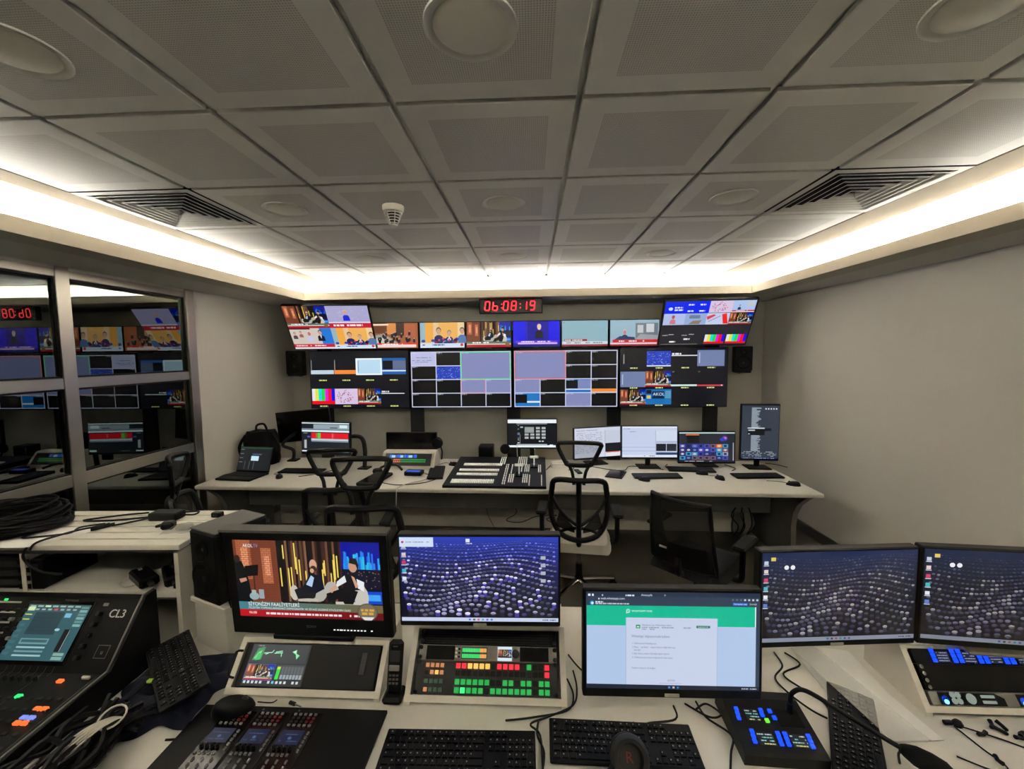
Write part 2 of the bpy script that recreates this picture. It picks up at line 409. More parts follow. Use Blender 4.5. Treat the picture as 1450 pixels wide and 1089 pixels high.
def press(c, seed=5):
    c.rect(0, 0, 1, 1, (236, 206, 156)); c.rect(0, 0, .12, .8, (150, 180, 190)); c.rect(.12, 0, .38, .8, (240, 170, 70)); c.rect(.30, 0, .42, .8, (228, 196, 150)); c.rect(.42, 0, .85, .8, (236, 178, 92))
    person(c, .42, .33, .20, (30, 36, 92), hair=(40, 32, 28)); person(c, .66, .42, .17, (28, 32, 80), hair=(120, 110, 104), shirt=(220, 222, 230)); person(c, .95, .33, .19, (90, 120, 170), hair=(24, 20, 20))
    r = random.Random(seed)
    for i in range(16):
        c.ell(.05+.80*r.random(), .66+.16*r.random(), .045, .06, [(24, 44, 110), (40, 70, 160), (14, 18, 40), (150, 40, 50), (200, 204, 214)][r.randrange(5)], 8)
    for x, y in ((.43, .70), (.66, .70), (.52, .64)): c.ell(x, y, .025, .045, (226, 60, 66), 8)
    c.rect(0, .83, 1, .97, (206, 222, 240)); c.rect(0, .97, 1, 1, (230, 236, 246)); c.dash(.05, .55, .89, .05, (60, 90, 150), seed); c.ell(.94, .89, .035, .06, (210, 60, 60)); return c
def assembly(c):
    c.rect(0, 0, 1, 1, (160, 92, 54)); c.rect(0, .12, .35, .4, (110, 70, 50)); c.rect(.32, 0, .52, .45, (214, 140, 72)); c.rect(.70, .05, .95, .55, (178, 96, 60)); c.rect(.52, 0, .70, .5, (64, 44, 38))
    c.rect(.02, .03, .35, .09, (236, 226, 206)); c.poly([(0, .5), (.25, .42), (.55, .8), (0, .85)], (150, 160, 150)); c.poly([(0, .62), (.2, .56), (.40, .82), (0, .85)], (196, 198, 184))
    r = random.Random(4)
    for i in range(26):
        x = .1+.85*r.random(); y = .42+.34*r.random(); c.ell(x, y, .03, .09, [(18, 18, 26), (30, 34, 60), (10, 10, 14)][r.randrange(3)], 8); c.ell(x, y-.09, .012, .03, (200, 158, 130), 6)
    c.rect(.06, .80, .98, .93, (220, 60, 66)); c.rect(.72, .80, .98, .90, (235, 22, 28)); c.rect(.1, .86, .96, .97, (232, 214, 210)); c.dash(.12, .66, .85, .05, (246, 240, 240), 2); return c
def bars(c, red=True):
    for i, col in enumerate(((226, 226, 230), (226, 226, 60), (30, 220, 224), (40, 214, 70), (232, 30, 214), (232, 26, 40), (28, 20, 222))): c.rect(i/7, 0, (i+1)/7, 1, col)
    if red: c.rect(0, .78, 1, 1, (238, 16, 34))
    return c
def blot(c):
    c.rect(0, 0, 1, 1, (216, 196, 226)); r = random.Random(9)
    for i in range(60):
        a = r.random()*2*PI; d = .15+.25*r.random(); c.ell(.45+d*.9*math.cos(a), .5+d*math.sin(a)*1.1, .02, .03, [(150, 60, 80), (190, 110, 120), (120, 50, 70), (200, 60, 70)][r.randrange(4)], 6)
    return c
def wallpaper(c, rows=20, bright=1.0, seed=2, sat=1.0, tint=1.0):
    r = random.Random(seed); B = lambda q: tuple(min(255, int(x*bright)) for x in q)
    n = 26
    for i in range(n):
        t = i/(n-1); q = (1-t)**1.6
        cc = (12+34*q, 12+52*q, 26+tint*150*q); c.rect(0, i/n, 1, (i+1)/n+.002, B(cc), 0 if i else 1)
    c.k[0] += 1
    for j in range(rows):
        t = j/(rows-1); v = .07+.96*t**1.25; sz = .008+.0165*t; n = int(50-32*t)
        for i in range(-3, n+4):
            u = (i+.5*(j % 2))/n
            ph = u*5.2-1.1; du = .05*math.sin(v*4.0+ph*.6); dv = .075*math.sin(ph*1.35+.6+1.9*t)*(.3+t)-.07*t*math.cos(ph*.8)
            x = u+du; y = v+dv
            if not (sz < x < 1-sz and .012 < y < .93): continue
            k = r.random()
            if k < .12: top = (232, 232, 244)
            elif k < .34: top = (172, 172, 214)
            elif k < .26: top = (46, 80, 226)
            else: q_ = r.randrange(70); top = (64+q_, 64+q_, 96+q_+r.randrange(30))
            if t < .3: top = tuple(int(a_*.55+b_*.45) for a_, b_ in zip(top, (40, 70, 210*tint+40)))
            body = (30, 28, 44) if k > .12 else ((64, 52, 150) if tint > .8 else (70, 70, 96))
            hgt = sz*(1.4+2.2*t)*c.asp()*.55; yb = min(y+hgt, .945)
            c.rect(x-sz*.62, y, x+sz*.62, yb, B(body), 0); c.ell(x, y, sz*.74, sz*.80, B(top), 8, 0)
            c.k[0] += 0 if i % 6 else 1
    return c
def winbar(c, light=True, seed=3, bright=1.0):
    B = lambda q: tuple(int(x*bright) for x in q)
    c.rect(0, .955, 1, 1, B((196, 206, 232)) if light else (28, 34, 52)); cols = [(40, 120, 220), (60, 60, 70), (226, 80, 60), (40, 170, 190), (80, 90, 210)]
    for i in range(6): c.rect(.43+i*.028, .968, .443+i*.028, .988, B(cols[i % 5]))
    c.dash(.90, .985, .978, .012, B((70, 80, 110)) if light else (190, 196, 210), seed); return c
def icons(c, n=6, seed=1, x=.012):
    r = random.Random(seed); cols = [(190, 200, 214), (222, 200, 190), (206, 60, 100), (60, 180, 190), (220, 226, 236), (90, 120, 200), (226, 190, 80)]
    for i in range(n): c.rect(x, .09+i*.095, x+.026, .09+i*.095+.04, cols[i % 7]); c.rect(x-.003, .135+i*.095, x+.03, .144+i*.095, (200, 206, 220))
    return c
def newsdesk(c, bg, seed, band=(200, 30, 40)):
    c.rect(0, 0, 1, 1, bg); c.rect(0, .82, 1, .93, band); c.rect(0, .93, 1, 1, (222, 220, 226)); c.dash(.08, .7, .875, .05, (245, 240, 240), seed); return c
def multi_a(c):
    c.rect(0, 0, 1, 1, (16, 17, 26))
    c.rect(.01, .33, .245, .40, (190, 208, 220)); c.rect(.014, .15, .02, .34, (150, 150, 150))
    c.rect(.25, .33, .48, .40, (240, 138, 60)); c.rect(.253, .15, .259, .34, (170, 170, 170))
    c.rect(.47, .125, .735, .42, (240, 248, 252)); c.rect(.487, .15, .72, .395, (186, 218, 240)); c.rect(.493, .17, .498, .37, (90, 100, 110))
    c.rect(.735, .125, .975, .41, (34, 96, 172)); c.rect(.745, .17, .845, .32, (10, 12, 18)); c.rect(.845, .17, .975, .32, (98, 108, 140)); c.rect(.735, .335, .975, .36, (216, 226, 236))
    for i in range(4): c.dash(.09+i*.24, .17+i*.24, .51, .02, (214, 226, 130), 20+i, 1)
    bars(c.sub(.012, .66, .245, .935)); blot(c.sub(.247, .66, .48, .935)); studio(c.sub(.48, .66, .715, .935)); c.rect(.72, .74, .955, .755, (220, 224, 230)); c.dash(.725, .80, .715, .025, (220, 220, 220), 2, 1)
    for i in range(4): c.dash(.09+i*.24, .17+i*.24, .97, .02, (214, 226, 130), 30+i, 1)
    return c
def cell(c, kind, name):
    g = (132, 138, 184)
    if kind == 'k': c.rect(0, 0, 1, 1, (7, 8, 12))
    elif kind == 'g': c.rect(0, 0, 1, 1, g)
    elif kind == 'doc': c.rect(0, 0, 1, 1, (186, 188, 226)); c.dash(.2, .8, .4, .05, (110, 110, 150), 3); c.dash(.05, .9, .6, .04, (90, 90, 130), 4); c.dash(.1, .7, .72, .04, (110, 110, 150), 6)
    elif kind == 'wall': thumb(c)
    elif kind == 'blue': c.rect(0, 0, 1, 1, (30, 110, 190)); c.rect(0, .1, .48, .7, (8, 9, 14)); c.rect(.48, .08, 1, .7, (124, 134, 184)); c.rect(0, .72, 1, .8, (210, 222, 236))
    elif kind == 'blue2': c.rect(0, 0, 1, 1, (30, 118, 196)); c.rect(0, .12, .48, .74, (8, 9, 14)); c.rect(.48, .6, 1, .72, (226, 232, 240))
    elif kind == 'org': c.rect(0, 0, 1, 1, (8, 9, 12)); c.rect(0, .72, 1, .95, (236, 140, 60)); c.rect(0, .95, 1, 1, (230, 200, 180))
    c.text(name, .03, .12 if kind != 'big' else .06, .10, (226, 230, 240)); return c
def thumb(c):
    c.rect(0, 0, 1, 1, (40, 66, 190)); r = random.Random(3); c.k[0] += 1
    for i in range(90):
        x = .03+.94*r.random(); y = .06+.88*r.random(); c.rect(x-.015, y-.02, x+.02, y+.02, (150, 170, 236) if r.random() < .5 else (18, 24, 80), 0); c.k[0] += (i % 5 == 0)
    return c
def multi_b(c, mirror):
    c.rect(0, 0, 1, 1, (9, 10, 15)); g = (132, 138, 184)
    if not mirror:
        L = [(0, 0, 'doc', 'CG 1'), (1, 0, 'k', 'CLIP 2'), (0, 1, 'k', 'CLIP 3'), (1, 1, 'wall', ''), (0, 2, 'k', 'CAM 1'), (1, 2, 'k', 'CAM 2'), (2, 2, 'g', 'CG 1'), (3, 2, 'g', 'CG 2'), (0, 3, 'k', 'CAM 3'), (1, 3, 'k', 'CAM 4'), (2, 3, 'k', 'LIVE 5'), (3, 3, 'k', 'LIVE 6')]; big = 2; bc = (90, 220, 150); bn = 'PP PVW'
    else:
        L = [(2, 0, 'k', 'CLIP 1'), (3, 0, 'k', 'CLIP 2'), (2, 1, 'k', 'CLIP 3'), (3, 1, 'k', 'CLIP 4'), (0, 2, 'g', 'CAM 4'), (1, 2, 'k', 'CAM 5'), (2, 2, 'blue', 'FULL CG'), (3, 2, 'org', 'AL CG'), (0, 3, 'blue2', 'CG PGM'), (1, 3, 'k', 'CAM'), (2, 3, 'g', 'ALT CG'), (3, 3, 'k', 'LIVE')]; big = 0; bc = (226, 90, 96); bn = 'PP PGM'
    X0, X1, Y0, Y1 = .012, .99, .03, .99; dx = (X1-X0)/4; dy = (Y1-Y0)/4
    for (i, j, k, n) in L: cell(c.sub(X0+i*dx, Y0+j*dy, X0+(i+1)*dx, Y0+(j+1)*dy), k, n)
    b = c.sub(X0+big*dx, Y0, X0+(big+2)*dx, Y0+2*dy); b.rect(0, 0, 1, 1, g); b.text(bn, .03, .06, .05, (236, 236, 240))
    for i in range(5):
        y0 = Y0 if i not in (big+1,) else Y0+2*dy
        c.rect(X0+i*dx-.004, y0-.004, X0+i*dx+.004, Y1+.004, (206, 210, 236))
    for j in range(5):
        if j == 1: a_, b_ = (X0, X0+2*dx) if big == 2 else (X0+2*dx, X1)
        else: a_, b_ = X0, X1
        c.rect(a_, Y0+j*dy-.007, b_, Y0+j*dy+.007, (206, 210, 236))
    c.frame(X0+big*dx, Y0, X0+(big+2)*dx, Y0+2*dy, .016, bc)
    if not mirror: c.frame(X0+2*dx, Y0+2*dy, X0+3*dx, Y0+3*dy, .012, (226, 150, 170))
    return c
def multi_c(c):
    c.rect(0, 0, 1, 1, (15, 16, 25)); g = (112, 126, 166)
    c.dash(.03, .05, .2, .14, (150, 150, 160), 2); c.rect(.032, .1, .04, .26, (170, 170, 176)); thumb(c.sub(.25, .05, .475, .29)); c.rect(.25, .29, .475, .31, (216, 220, 228)); c.rect(.48, .12, .72, .135, (226, 230, 236)); c.dash(.485, .57, .10, .03, (230, 230, 230), 7, 1); c.rect(.72, .04, .97, .31, g); c.rect(.735, .08, .745, .26, (180, 190, 210))
    for j, yy in enumerate((.345, .685, .985)):
        for i in range(4): c.dash(.095+i*.24, .165+i*.24, yy-.01, .02, (220, 226, 150), j*4+i, 1)
    c.rect(.005, .395, .24, .66, g); c.rect(.02, .44, .03, .62, (180, 190, 210)); studio(c.sub(.24, .39, .48, .655)); c.text('VT', .49, .415, .02, (210, 210, 210)); c.text('VT', .73, .415, .02, (210, 210, 210)); c.rect(.48, .62, .72, .65, (200, 226, 220)); c.rect(.72, .625, .965, .65, (206, 60, 80)); c.ell(.95, .637, .006, .012, (240, 240, 240))
    studio(c.sub(.005, .705, .245, .96)); b = c.sub(.245, .70, .485, .96); b.rect(0, 0, 1, 1, (26, 110, 180)); b.rect(.02, .04, .22, .3, (12, 20, 40)); b.rect(.04, .4, .2, .62, (206, 190, 110)); b.rect(.25, .14, .72, .62, (10, 40, 80)); b.text('AKOL', .28, .42, .2, (210, 232, 246)); b.rect(.76, .1, .98, .6, (90, 150, 180)); return c
def tv_left(c):
    c.rect(0, 0, 1, 1, (20, 20, 30)); studio(c.sub(.0, .0, .5, .5), seed=8)
    b = c.sub(.5, .0, 1, .5); b.rect(0, 0, 1, 1, (170, 166, 206)); r = random.Random(5)
    for i in range(60): b.rect(*(lambda x, y: (x, y, x+.04, y+.03))(r.random()*.95, .1+.6*r.random()), (150+r.randrange(60), 140+r.randrange(60), 190+r.randrange(40)))
    person(b, .45, .28, .15, (30, 40, 210), hair=(220, 190, 140)); b.rect(0, .78, 1, 1, (200, 30, 56)); b.dash(.1, .8, .88, .08, (250, 240, 240), 3); b.rect(0, .72, 1, .77, (220, 220, 236))
    b = c.sub(0, .5, .5, 1); b.rect(0, 0, 1, 1, (206, 196, 186)); b.rect(.72, 0, 1, 1, (40, 120, 216)); b.rect(0, 0, .5, .06, (60, 30, 40)); person(b, .1, .25, .1, (90, 60, 70)); person(b, .25, .2, .09, (170, 90, 90)); person(b, .45, .25, .15, (200, 196, 226), (196, 110, 110), (220, 210, 210)); person(b, .72, .2, .16, (26, 30, 50), shirt=(230, 230, 236)); b.rect(0, .76, 1, .92, (200, 40, 60)); b.dash(.05, .8, .84, .05, (250, 230, 230), 7); b.rect(0, .92, 1, 1, (226, 222, 230))
    press(c.sub(.5, .5, 1, 1)); return c
def tv_right(c):
    c.rect(0, 0, 1, 1, (38, 38, 44)); b = c.sub(0.01, .02, .5, .28); b.rect(0, 0, 1, 1, (10, 40, 236)); b.ell(.13, .6, .05, .14, (200, 216, 255)); b.dash(.22, .40, .5, .12, (230, 236, 255), 4, 1); b.dash(.22, .42, .7, .12, (230, 236, 255), 5, 1)
    for x, y, t in ((.52, .34, '01:47'), (.78, .34, '01:48'), (.52, .86, '02:47'), (.78, .86, '02:48')): b.dash(x, x+.13, y-.06, .12, (230, 236, 255), int(x*90+y*40), 1)
    blot(c.sub(.5, .02, .75, .27)); b = c.sub(.75, .02, .99, .27); newsdesk(b, (170, 196, 236), 2); person(b, .3, .45, .13, (30, 50, 110)); b.rect(.6, .1, .95, .5, (190, 196, 206))
    b = c.sub(.01, .28, .25, .53); b.rect(0, 0, 1, 1, (176, 190, 230)); person(b, .45, .3, .24, (206, 120, 130), (190, 80, 90), (120, 60, 60)); b = c.sub(.25, .28, .49, .53); b.rect(0, 0, 1, 1, (150, 172, 214)); b.rect(.2, .15, .7, .45, (110, 128, 150)); b.poly([(.2, .95), (.4, .65), (.8, .6), (.7, .95)], (140, 124, 104))
    b = c.sub(.49, .28, .74, .53); b.rect(0, 0, 1, 1, (196, 206, 236)); b.poly([(0, .3), (.3, .1), (.4, .2), (.05, .6)], (226, 60, 90)); b.poly([(.65, .1), (.85, .02), (1, .95), (.78, .95)], (236, 40, 44)); b.line(.1, .75, .6, .25, .04, (60, 60, 90)); studio(c.sub(.74, .28, .99, .53))
    for x, y, t in ((.03, .77, 'KAMERA 1'), (.1, .75, 'KAMERA 2'), (.25, .77, 'KAMERA 3'), (.33, .75, 'KAMERA 4')): c.dash(x, x+.06, y, .014, (190, 190, 190), int(x*100), 1)
    c.dash(.12, .19, .92, .035, (240, 240, 240), 2, 1); c.dash(.28, .35, .86, .035, (230, 230, 230), 6, 1); c.rect(.02, .975, .45, .982, (150, 150, 150))
    bars(c.sub(.52, .76, .745, .97)); bars(c.sub(.765, .76, .99, .97)); return c
def browser(c):
    c.rect(0, 0, 1, 1, (48, 62, 82)); c.rect(0, .0, 1, .045, (38, 50, 70)); c.dash(.08, .1, .035, .016, (190, 196, 206), 1); c.dash(.20, .28, .035, .016, (220, 226, 232), 2); c.text('Anasayfa', .32, .04, .022, (220, 226, 232)); c.rect(.012, .022, .026, .045, (230, 234, 240)); c.rect(.035, .022, .045, .045, (230, 234, 240)); c.text('+', .45, .045, .03, (210, 214, 220))
    c.text('web.whatsapp.com', .085, .078, .022, (226, 230, 236)); c.ell(.075, .072, .004, .010, (226, 230, 236))
    for i in range(7): c.rect(.84+i*.023, .060, .851+i*.023, .078, (200, 206, 214) if i > 2 else (100, 110, 124))
    c.ell(.035, .115, .012, .022, (40, 160, 220)); c.ell(.037, .118, .007, .013, (220, 240, 246)); c.dash(.055, .10, .105, .016, (220, 224, 230), 4, 1); c.dash(.055, .25, .122, .014, (190, 196, 206), 5, 1)
    c.rect(.845, .098, .93, .126, (40, 96, 210)); c.text('Varsayılan yap', .8875, .118, .016, (235, 238, 245), 'c', .075); c.text('Şimdi değil', .96, .118, .016, (220, 224, 230), 'c', .04)
    c.rect(0.004, .14, .978, .955, (176, 198, 230)); c.rect(.004, .14, .972, .345, (16, 186, 148)); c.rect(.972, .14, .978, .345, (226, 240, 240))
    c.ell(.245, .195, .011, .021, (226, 250, 244), 16); c.ell(.245, .195, .008, .015, (16, 186, 148), 16); c.poly([(.235, .21), (.240, .218), (.232, .22)], (226, 250, 244)); c.line(.2415, .188, .2485, .203, .005, (226, 250, 244)); c.text('WHATSAPP WEB', .265, .203, .019, (226, 250, 244))
    for i in range(4): c.rect(.234-.003+i*.001, .262, .757+.003-i*.001, .955, [(150, 172, 204), (158, 180, 210), (166, 186, 216), (172, 190, 220)][i])
    c.rect(.234, .262, .757, .955, (198, 208, 232)); c.rect(.29, .335, .315, .372, (30, 150, 100)); c.rect(.296, .35, .309, .362, (200, 236, 220))
    c.text('Windows için WhatsApp edinin', .325, .345, .016, (80, 90, 100)); c.dash(.325, .605, .362, .010, (130, 142, 160), 3); c.dash(.325, .40, .38, .010, (130, 142, 160), 4); c.rect(.638, .337, .717, .362, (28, 120, 96)); c.text('Uygulamayı indir', .6775, .355, .012, (220, 240, 232), 'c', .06)
    c.text("WhatsApp'ı bilgisayarınızda kullanın", .265, .465, .026, (104, 114, 126), wmax=.22)
    for y, t, x1 in ((.535, '1. Telefonunuzda WhatsApp açın', .14), (.573, '2. Menüye      veya Ayarlar     simgesine dokunun ve Bağlı cihazlar seçin', .25), (.603, '    seçeneğini', .05), (.64, '3. Bağlı Cihazlar, ardından Cihaz Bağla öğesine dokunun', .215), (.68, '4. Telefonunuzu bu ekrana doğrultarak kodu tarayın', .235)): c.text(t, .268, y, .017, (92, 102, 116), wmax=x1)
    c.text('Telefon numarası ile bağlan', .264, .79, .017, (80, 110, 120), wmax=.14); c.text('EĞİTİM', .495, .915, .015, (100, 112, 126), 'c'); c.rect(.43, .935, .555, .939, (150, 164, 190))
    c.rect(0, .955, 1, 1, (30, 36, 52)); 
    for i, q in enumerate(((70, 130, 220), (190, 196, 206), (40, 120, 200))): c.rect(.478+i*.025, .968, .49+i*.025, .988, q)
    c.dash(.90, .985, .978, .012, (180, 186, 200), 3); return c
def rows_app(c, kind):
    if kind == 'red':
        c.rect(0, 0, 1, 1, (30, 34, 42)); c.rect(0, 0, 1, .04, (206, 226, 230)); c.rect(.25, .06, 1, .2, (150, 166, 176)); c.rect(.8, .07, .96, .17, (214, 234, 238)); c.rect(.6, .15, .76, .18, (60, 66, 72)); c.rect(0, .2, 1, .24, (126, 140, 150)); c.rect(0, .25, 1, .31, (214, 236, 240)); c.rect(.2, .34, .98, .52, (226, 30, 44)); c.rect(.30, .34, .34, .52, (150, 120, 50)); c.rect(.34, .34, .40, .52, (110, 196, 70)); c.rect(.64, .36, .67, .5, (236, 90, 100)); c.rect(.2, .53, .98, .6, (190, 204, 212)); c.rect(.2, .61, .98, .64, (120, 134, 146)); c.rect(.05, .58, .1, .86, (176, 182, 176)); c.rect(.12, .45, .18, .5, (90, 90, 190)); c.rect(.04, .35, .12, .36, (200, 200, 200)); c.rect(0, .93, .14, .97, (220, 228, 236)); c.rect(.25, .94, .42, .95, (120, 170, 90)); c.rect(.86, .9, .99, .96, (200, 240, 230))
    elif kind == 'grid':
        c.rect(0, 0, 1, 1, (14, 16, 24)); c.rect(0, 0, 1, .13, (236, 242, 244)); c.rect(0, .925, 1, 1, (228, 240, 242)); c.rect(.18, .14, .81, .17, (150, 156, 160)); c.rect(.18, .88, .81, .92, (170, 180, 184)); c.rect(.35, .27, .54, .47, (150, 160, 156)); c.rect(.26, .25, .315, .3, (170, 190, 200))
        for j in range(4):
            for i in range(4):
                if j < 2 and i < 2: continue
                c.rect(.35+i*.116, .27+j*.115, .43+i*.116, .27+j*.115+.075, (176, 180, 180)); 
        c.rect(.64, .76, .68, .8, (210, 216, 220)); c.rect(.7, .76, .74, .8, (210, 216, 220)); c.rect(.2, .47, .25, .55, (90, 120, 150)); c.rect(.25, .54, .256, .92, (170, 180, 180)); c.rect(.2, .82, .24, .85, (220, 220, 220)); c.rect(.86, .9, .93, .93, (230, 236, 236))
        for y in (.2, .33, .66, .72): c.rect(.205, y, .235, y+.02, (180, 186, 190))
    elif kind == 'sheet':
        c.rect(0, 0, 1, 1, (206, 212, 228)); c.dash(.02, .5, .08, .02, (120, 130, 150), 1)
        for i in range(12): c.rect(0, .14+i*.06, .66, .145+i*.06, (160, 168, 186)); c.dash(.02, .6, .17+i*.06, .018, (130, 138, 160), i, .6)
        c.rect(.66, .1, .67, 1, (150, 156, 170)); c.rect(.67, .1, 1, .52, (196, 204, 220)); c.rect(.67, .54, 1, .84, (26, 28, 36)); c.rect(.69, .84, .98, .87, (226, 110, 60)); c.rect(.67, .88, 1, 1, (220, 224, 232))
    elif kind == 'sheet2':
        c.rect(0, 0, 1, 1, (196, 206, 232)); c.rect(0, 0, 1, .05, (222, 228, 240)); c.dash(.02, .15, .08, .015, (90, 100, 130), 3); c.dash(.1, .25, .17, .02, (120, 130, 160), 2); c.rect(.61, .12, .615, .92, (130, 140, 160)); c.rect(.62, .13, .99, .46, (206, 216, 236)); c.rect(.62, .48, 1, .53, (170, 180, 204)); c.rect(.62, .56, .8, .8, (30, 32, 42)); c.rect(.81, .56, .99, .8, (40, 42, 52)); c.rect(.62, .84, 1, .92, (40, 70, 110))
        for i in range(5): c.rect(0, .6+i*.06, .6, .63+i*.06, (180, 190, 222) if i % 2 else (204, 212, 236))
        c.rect(0, .92, 1, 1, (216, 222, 238)); c.dash(.4, .6, .96, .02, (60, 60, 80), 5)
    elif kind == 'media':
        c.rect(0, 0, 1, 1, (38, 42, 50)); c.rect(0, 0, 1, .04, (190, 214, 214)); c.rect(.12, .06, .36, .1, (226, 120, 50)); c.rect(.13, .1, .36, .36, (16, 18, 24)); c.ell(.82, .2, .05, .08, (110, 60, 200)); c.ell(.78, .24, .05, .06, (40, 60, 200)); c.ell(.83, .19, .02, .03, (236, 130, 90)); r = random.Random(8)
        for j in range(4):
            for i in range(8):
                c.rect(.01+i*.11, .4+j*.135, .112+i*.11, .52+j*.135, [(40, 60, 170), (70, 80, 190), (150, 160, 190), (30, 40, 120), (120, 90, 110), (60, 150, 200)][r.randrange(6)] if not (j == 0 and i == 6) else (240, 120, 40)); c.ell(.06+i*.11, .46+j*.135, .03, .035, [(20, 20, 40), (210, 190, 180), (120, 130, 170)][r.randrange(3)], 8)
        c.rect(0, .95, 1, 1, (26, 30, 46)); c.dash(.1, .6, .975, .02, (190, 190, 200), 3); c.rect(.965, .35, .98, .95, (170, 176, 186))
    elif kind == 'portrait':
        c.rect(0, 0, 1, 1, (52, 60, 72)); c.rect(0, 0, 1, .02, (30, 34, 44)); r = random.Random(2)
        for i in range(60):
            y = .05+i*.0135
            if y > .86: break
            c.rect(.26, y, .26+.12+.14*r.random(), y+.009, (160, 172, 184))
        c.rect(.16, .42, .62, .56, (14, 16, 22)); c.rect(.16, .42, .62, .44, (206, 214, 222)); c.rect(.18, .46, .36, .48, (200, 206, 214)); c.rect(.62, .43, .8, .48, (20, 22, 30)); c.rect(.18, .53, .22, .545, (220, 226, 230))
        for i in range(5): c.rect(.62+i*.07, .06, .655+i*.07, .085, (226, 230, 234))
        for i in range(4): c.dash(.02, .95, .87+i*.026, .01, (180, 190, 200), i+3, .5)
        c.rect(0, .975, 1, 1, (24, 34, 70)); c.dash(.03, .9, .988, .01, (150, 170, 230), 8)
    elif kind == 'phoneapp':
        c.rect(0, 0, 1, 1, (26, 30, 34)); c.rect(0, 0, 1, .06, (40, 70, 48)); c.rect(.38, .38, .62, .58, (196, 226, 240)); c.rect(.4, .28, .7, .33, (70, 90, 130))
        for i in range(3): c.rect(.2+.14*i, .6, .22+.14*i, .95, (80, 90, 96))
        for i in range(4): c.rect(0.01, .1+i*.18, .12, .12+i*.18, (140, 146, 150))
    return c
# ------------------------------------------------------------------ the room
ZC = 2.72; ZS = 2.53            # tile plane, soffit
XL, XR, YB, YF = -3.15, 2.88, 5.30, -.90
X0, Y0g, G = -1.644, 1.371, 0.6  # tile grid
floor = struct(MB().box(((XL+XR)/2, (YB+YF)/2, -0.05), (XR-XL+.4, YB-YF+.4, .1)).build('floor', 'floor'))
wr = struct(MB().box((XR+.06, (YB+YF)/2, 1.5), (.12, YB-YF, 3.0)).build('wall_right', 'wall'))
wb = struct(MB().box(((XL+XR)/2, YB+.06, 1.5), (XR-XL+.24, .12, 3.0)).build('wall_back', 'wall'))
wf = struct(MB().box(((XL+XR)/2, YF-.06, 1.5), (XR-XL+.24, .12, 3.0)).build('wall_front', 'wall'))
YG = 3.74                        # glass partition runs from YG towards the camera
wl = struct(MB().box((XL-.06, (YB+YG)/2, 1.5), (.12, YB-YG, 3.0)).box((XL-.06, (YG+YF)/2, 2.76), (.12, YG-YF, .5)).build('wall_left', 'wall'))
struct(MB().box((XR-.008, (YB+YF)/2, .05), (.016, YB-YF, .10)).build('baseboard_right', 'baseboard'))
struct(MB().box(((XL+XR)/2, YB-.008, .05), (XR-XL-.04, .016, .10)).build('baseboard_back', 'baseboard'))
struct(MB().box((XL+.008, (YB+YG)/2+.02, .05), (.016, YB-YG-.06, .10)).build('baseboard_left', 'baseboard'))
# ceiling: slab with the tile field
TX0, TX1 = X0-G, X0+6*G; TY1 = Y0g+5*G; TY0 = Y0g-2*G
CX0, CX1, CY0, CY1 = -2.39, 2.19, -.02, 4.39     # inner edge of the light cove
ceil = MB().box(((TX0+TX1)/2, (TY0+TY1)/2, ZC+.035), (TX1-TX0, TY1-TY0, .03))
ceil = struct(ceil.build('ceiling', 'groove'))
e = .017; hs = .30-.0105; inn = .207; dz = .016
def tile_mesh():
    b = MB(); z0 = 0.0; o = hs; i_ = hs-.003
    # bevelled upstand, flat border, perforated centre
    def ring(r, z): return [(-r, -r, z), (r, -r, z), (r, r, z), (-r, r, z)]
    V = ring(o, dz)+ring(o, .003)+ring(i_, 0)+ring(inn, 0); F = []
    for k in range(2):
        for j in range(4): F.append((k*4+j, k*4+(j+1) % 4, (k+1)*4+(j+1) % 4, (k+1)*4+j))
    b.add(V, F)
    b.add(ring(i_, 0)+ring(inn, 0), [(j, (j+1) % 4, 4+(j+1) % 4, 4+j) for j in range(4)])
    b.add(ring(inn, 0.0), [(0, 1, 2, 3)], mi=1)
    return b.mesh('ceiling_tile', ['tile', 'perforated'], recalc=False)
TM = tile_mesh(); VENTS = ((-1, 1), (5, 1))
for j in range(-2, 5):
    for i in range(-1, 6):
        if (i, j) in VENTS: continue
        link('ceiling_tile', TM, ceil, (X0+(i+.5)*G, Y0g+(j+.5)*G, ZC))
# gypsum border and cove profile swept round the room
def loop_pts(d): return [(CX0-d, CY0-d), (CX1+d, CY0-d), (CX1+d, CY1+d), (CX0-d, CY1+d)]
def sweep(prof):
    b = MB(); n = len(prof); V = []
    for d, z in prof: V += [(x, y, z) for x, y in loop_pts(d)]
    F = []
    for k in range(n):
        q = (k+1) % n
        for j in range(4): F.append((k*4+j, k*4+(j+1) % 4, q*4+(j+1) % 4, q*4+j))
    return b.add(V, F)
brd = MB()
for (x0, x1, y0, y1) in ((CX0, TX0, CY0, CY1), (TX1, CX1, CY0, CY1), (TX0, TX1, TY1, CY1), (TX0, TX1, CY0, TY0)):
    brd.box(((x0+x1)/2, (y0+y1)/2, ZC+.03), (x1-x0, y1-y0, .06))
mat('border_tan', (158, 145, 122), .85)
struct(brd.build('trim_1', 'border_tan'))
LO = .13                          # lip offset from the border edge
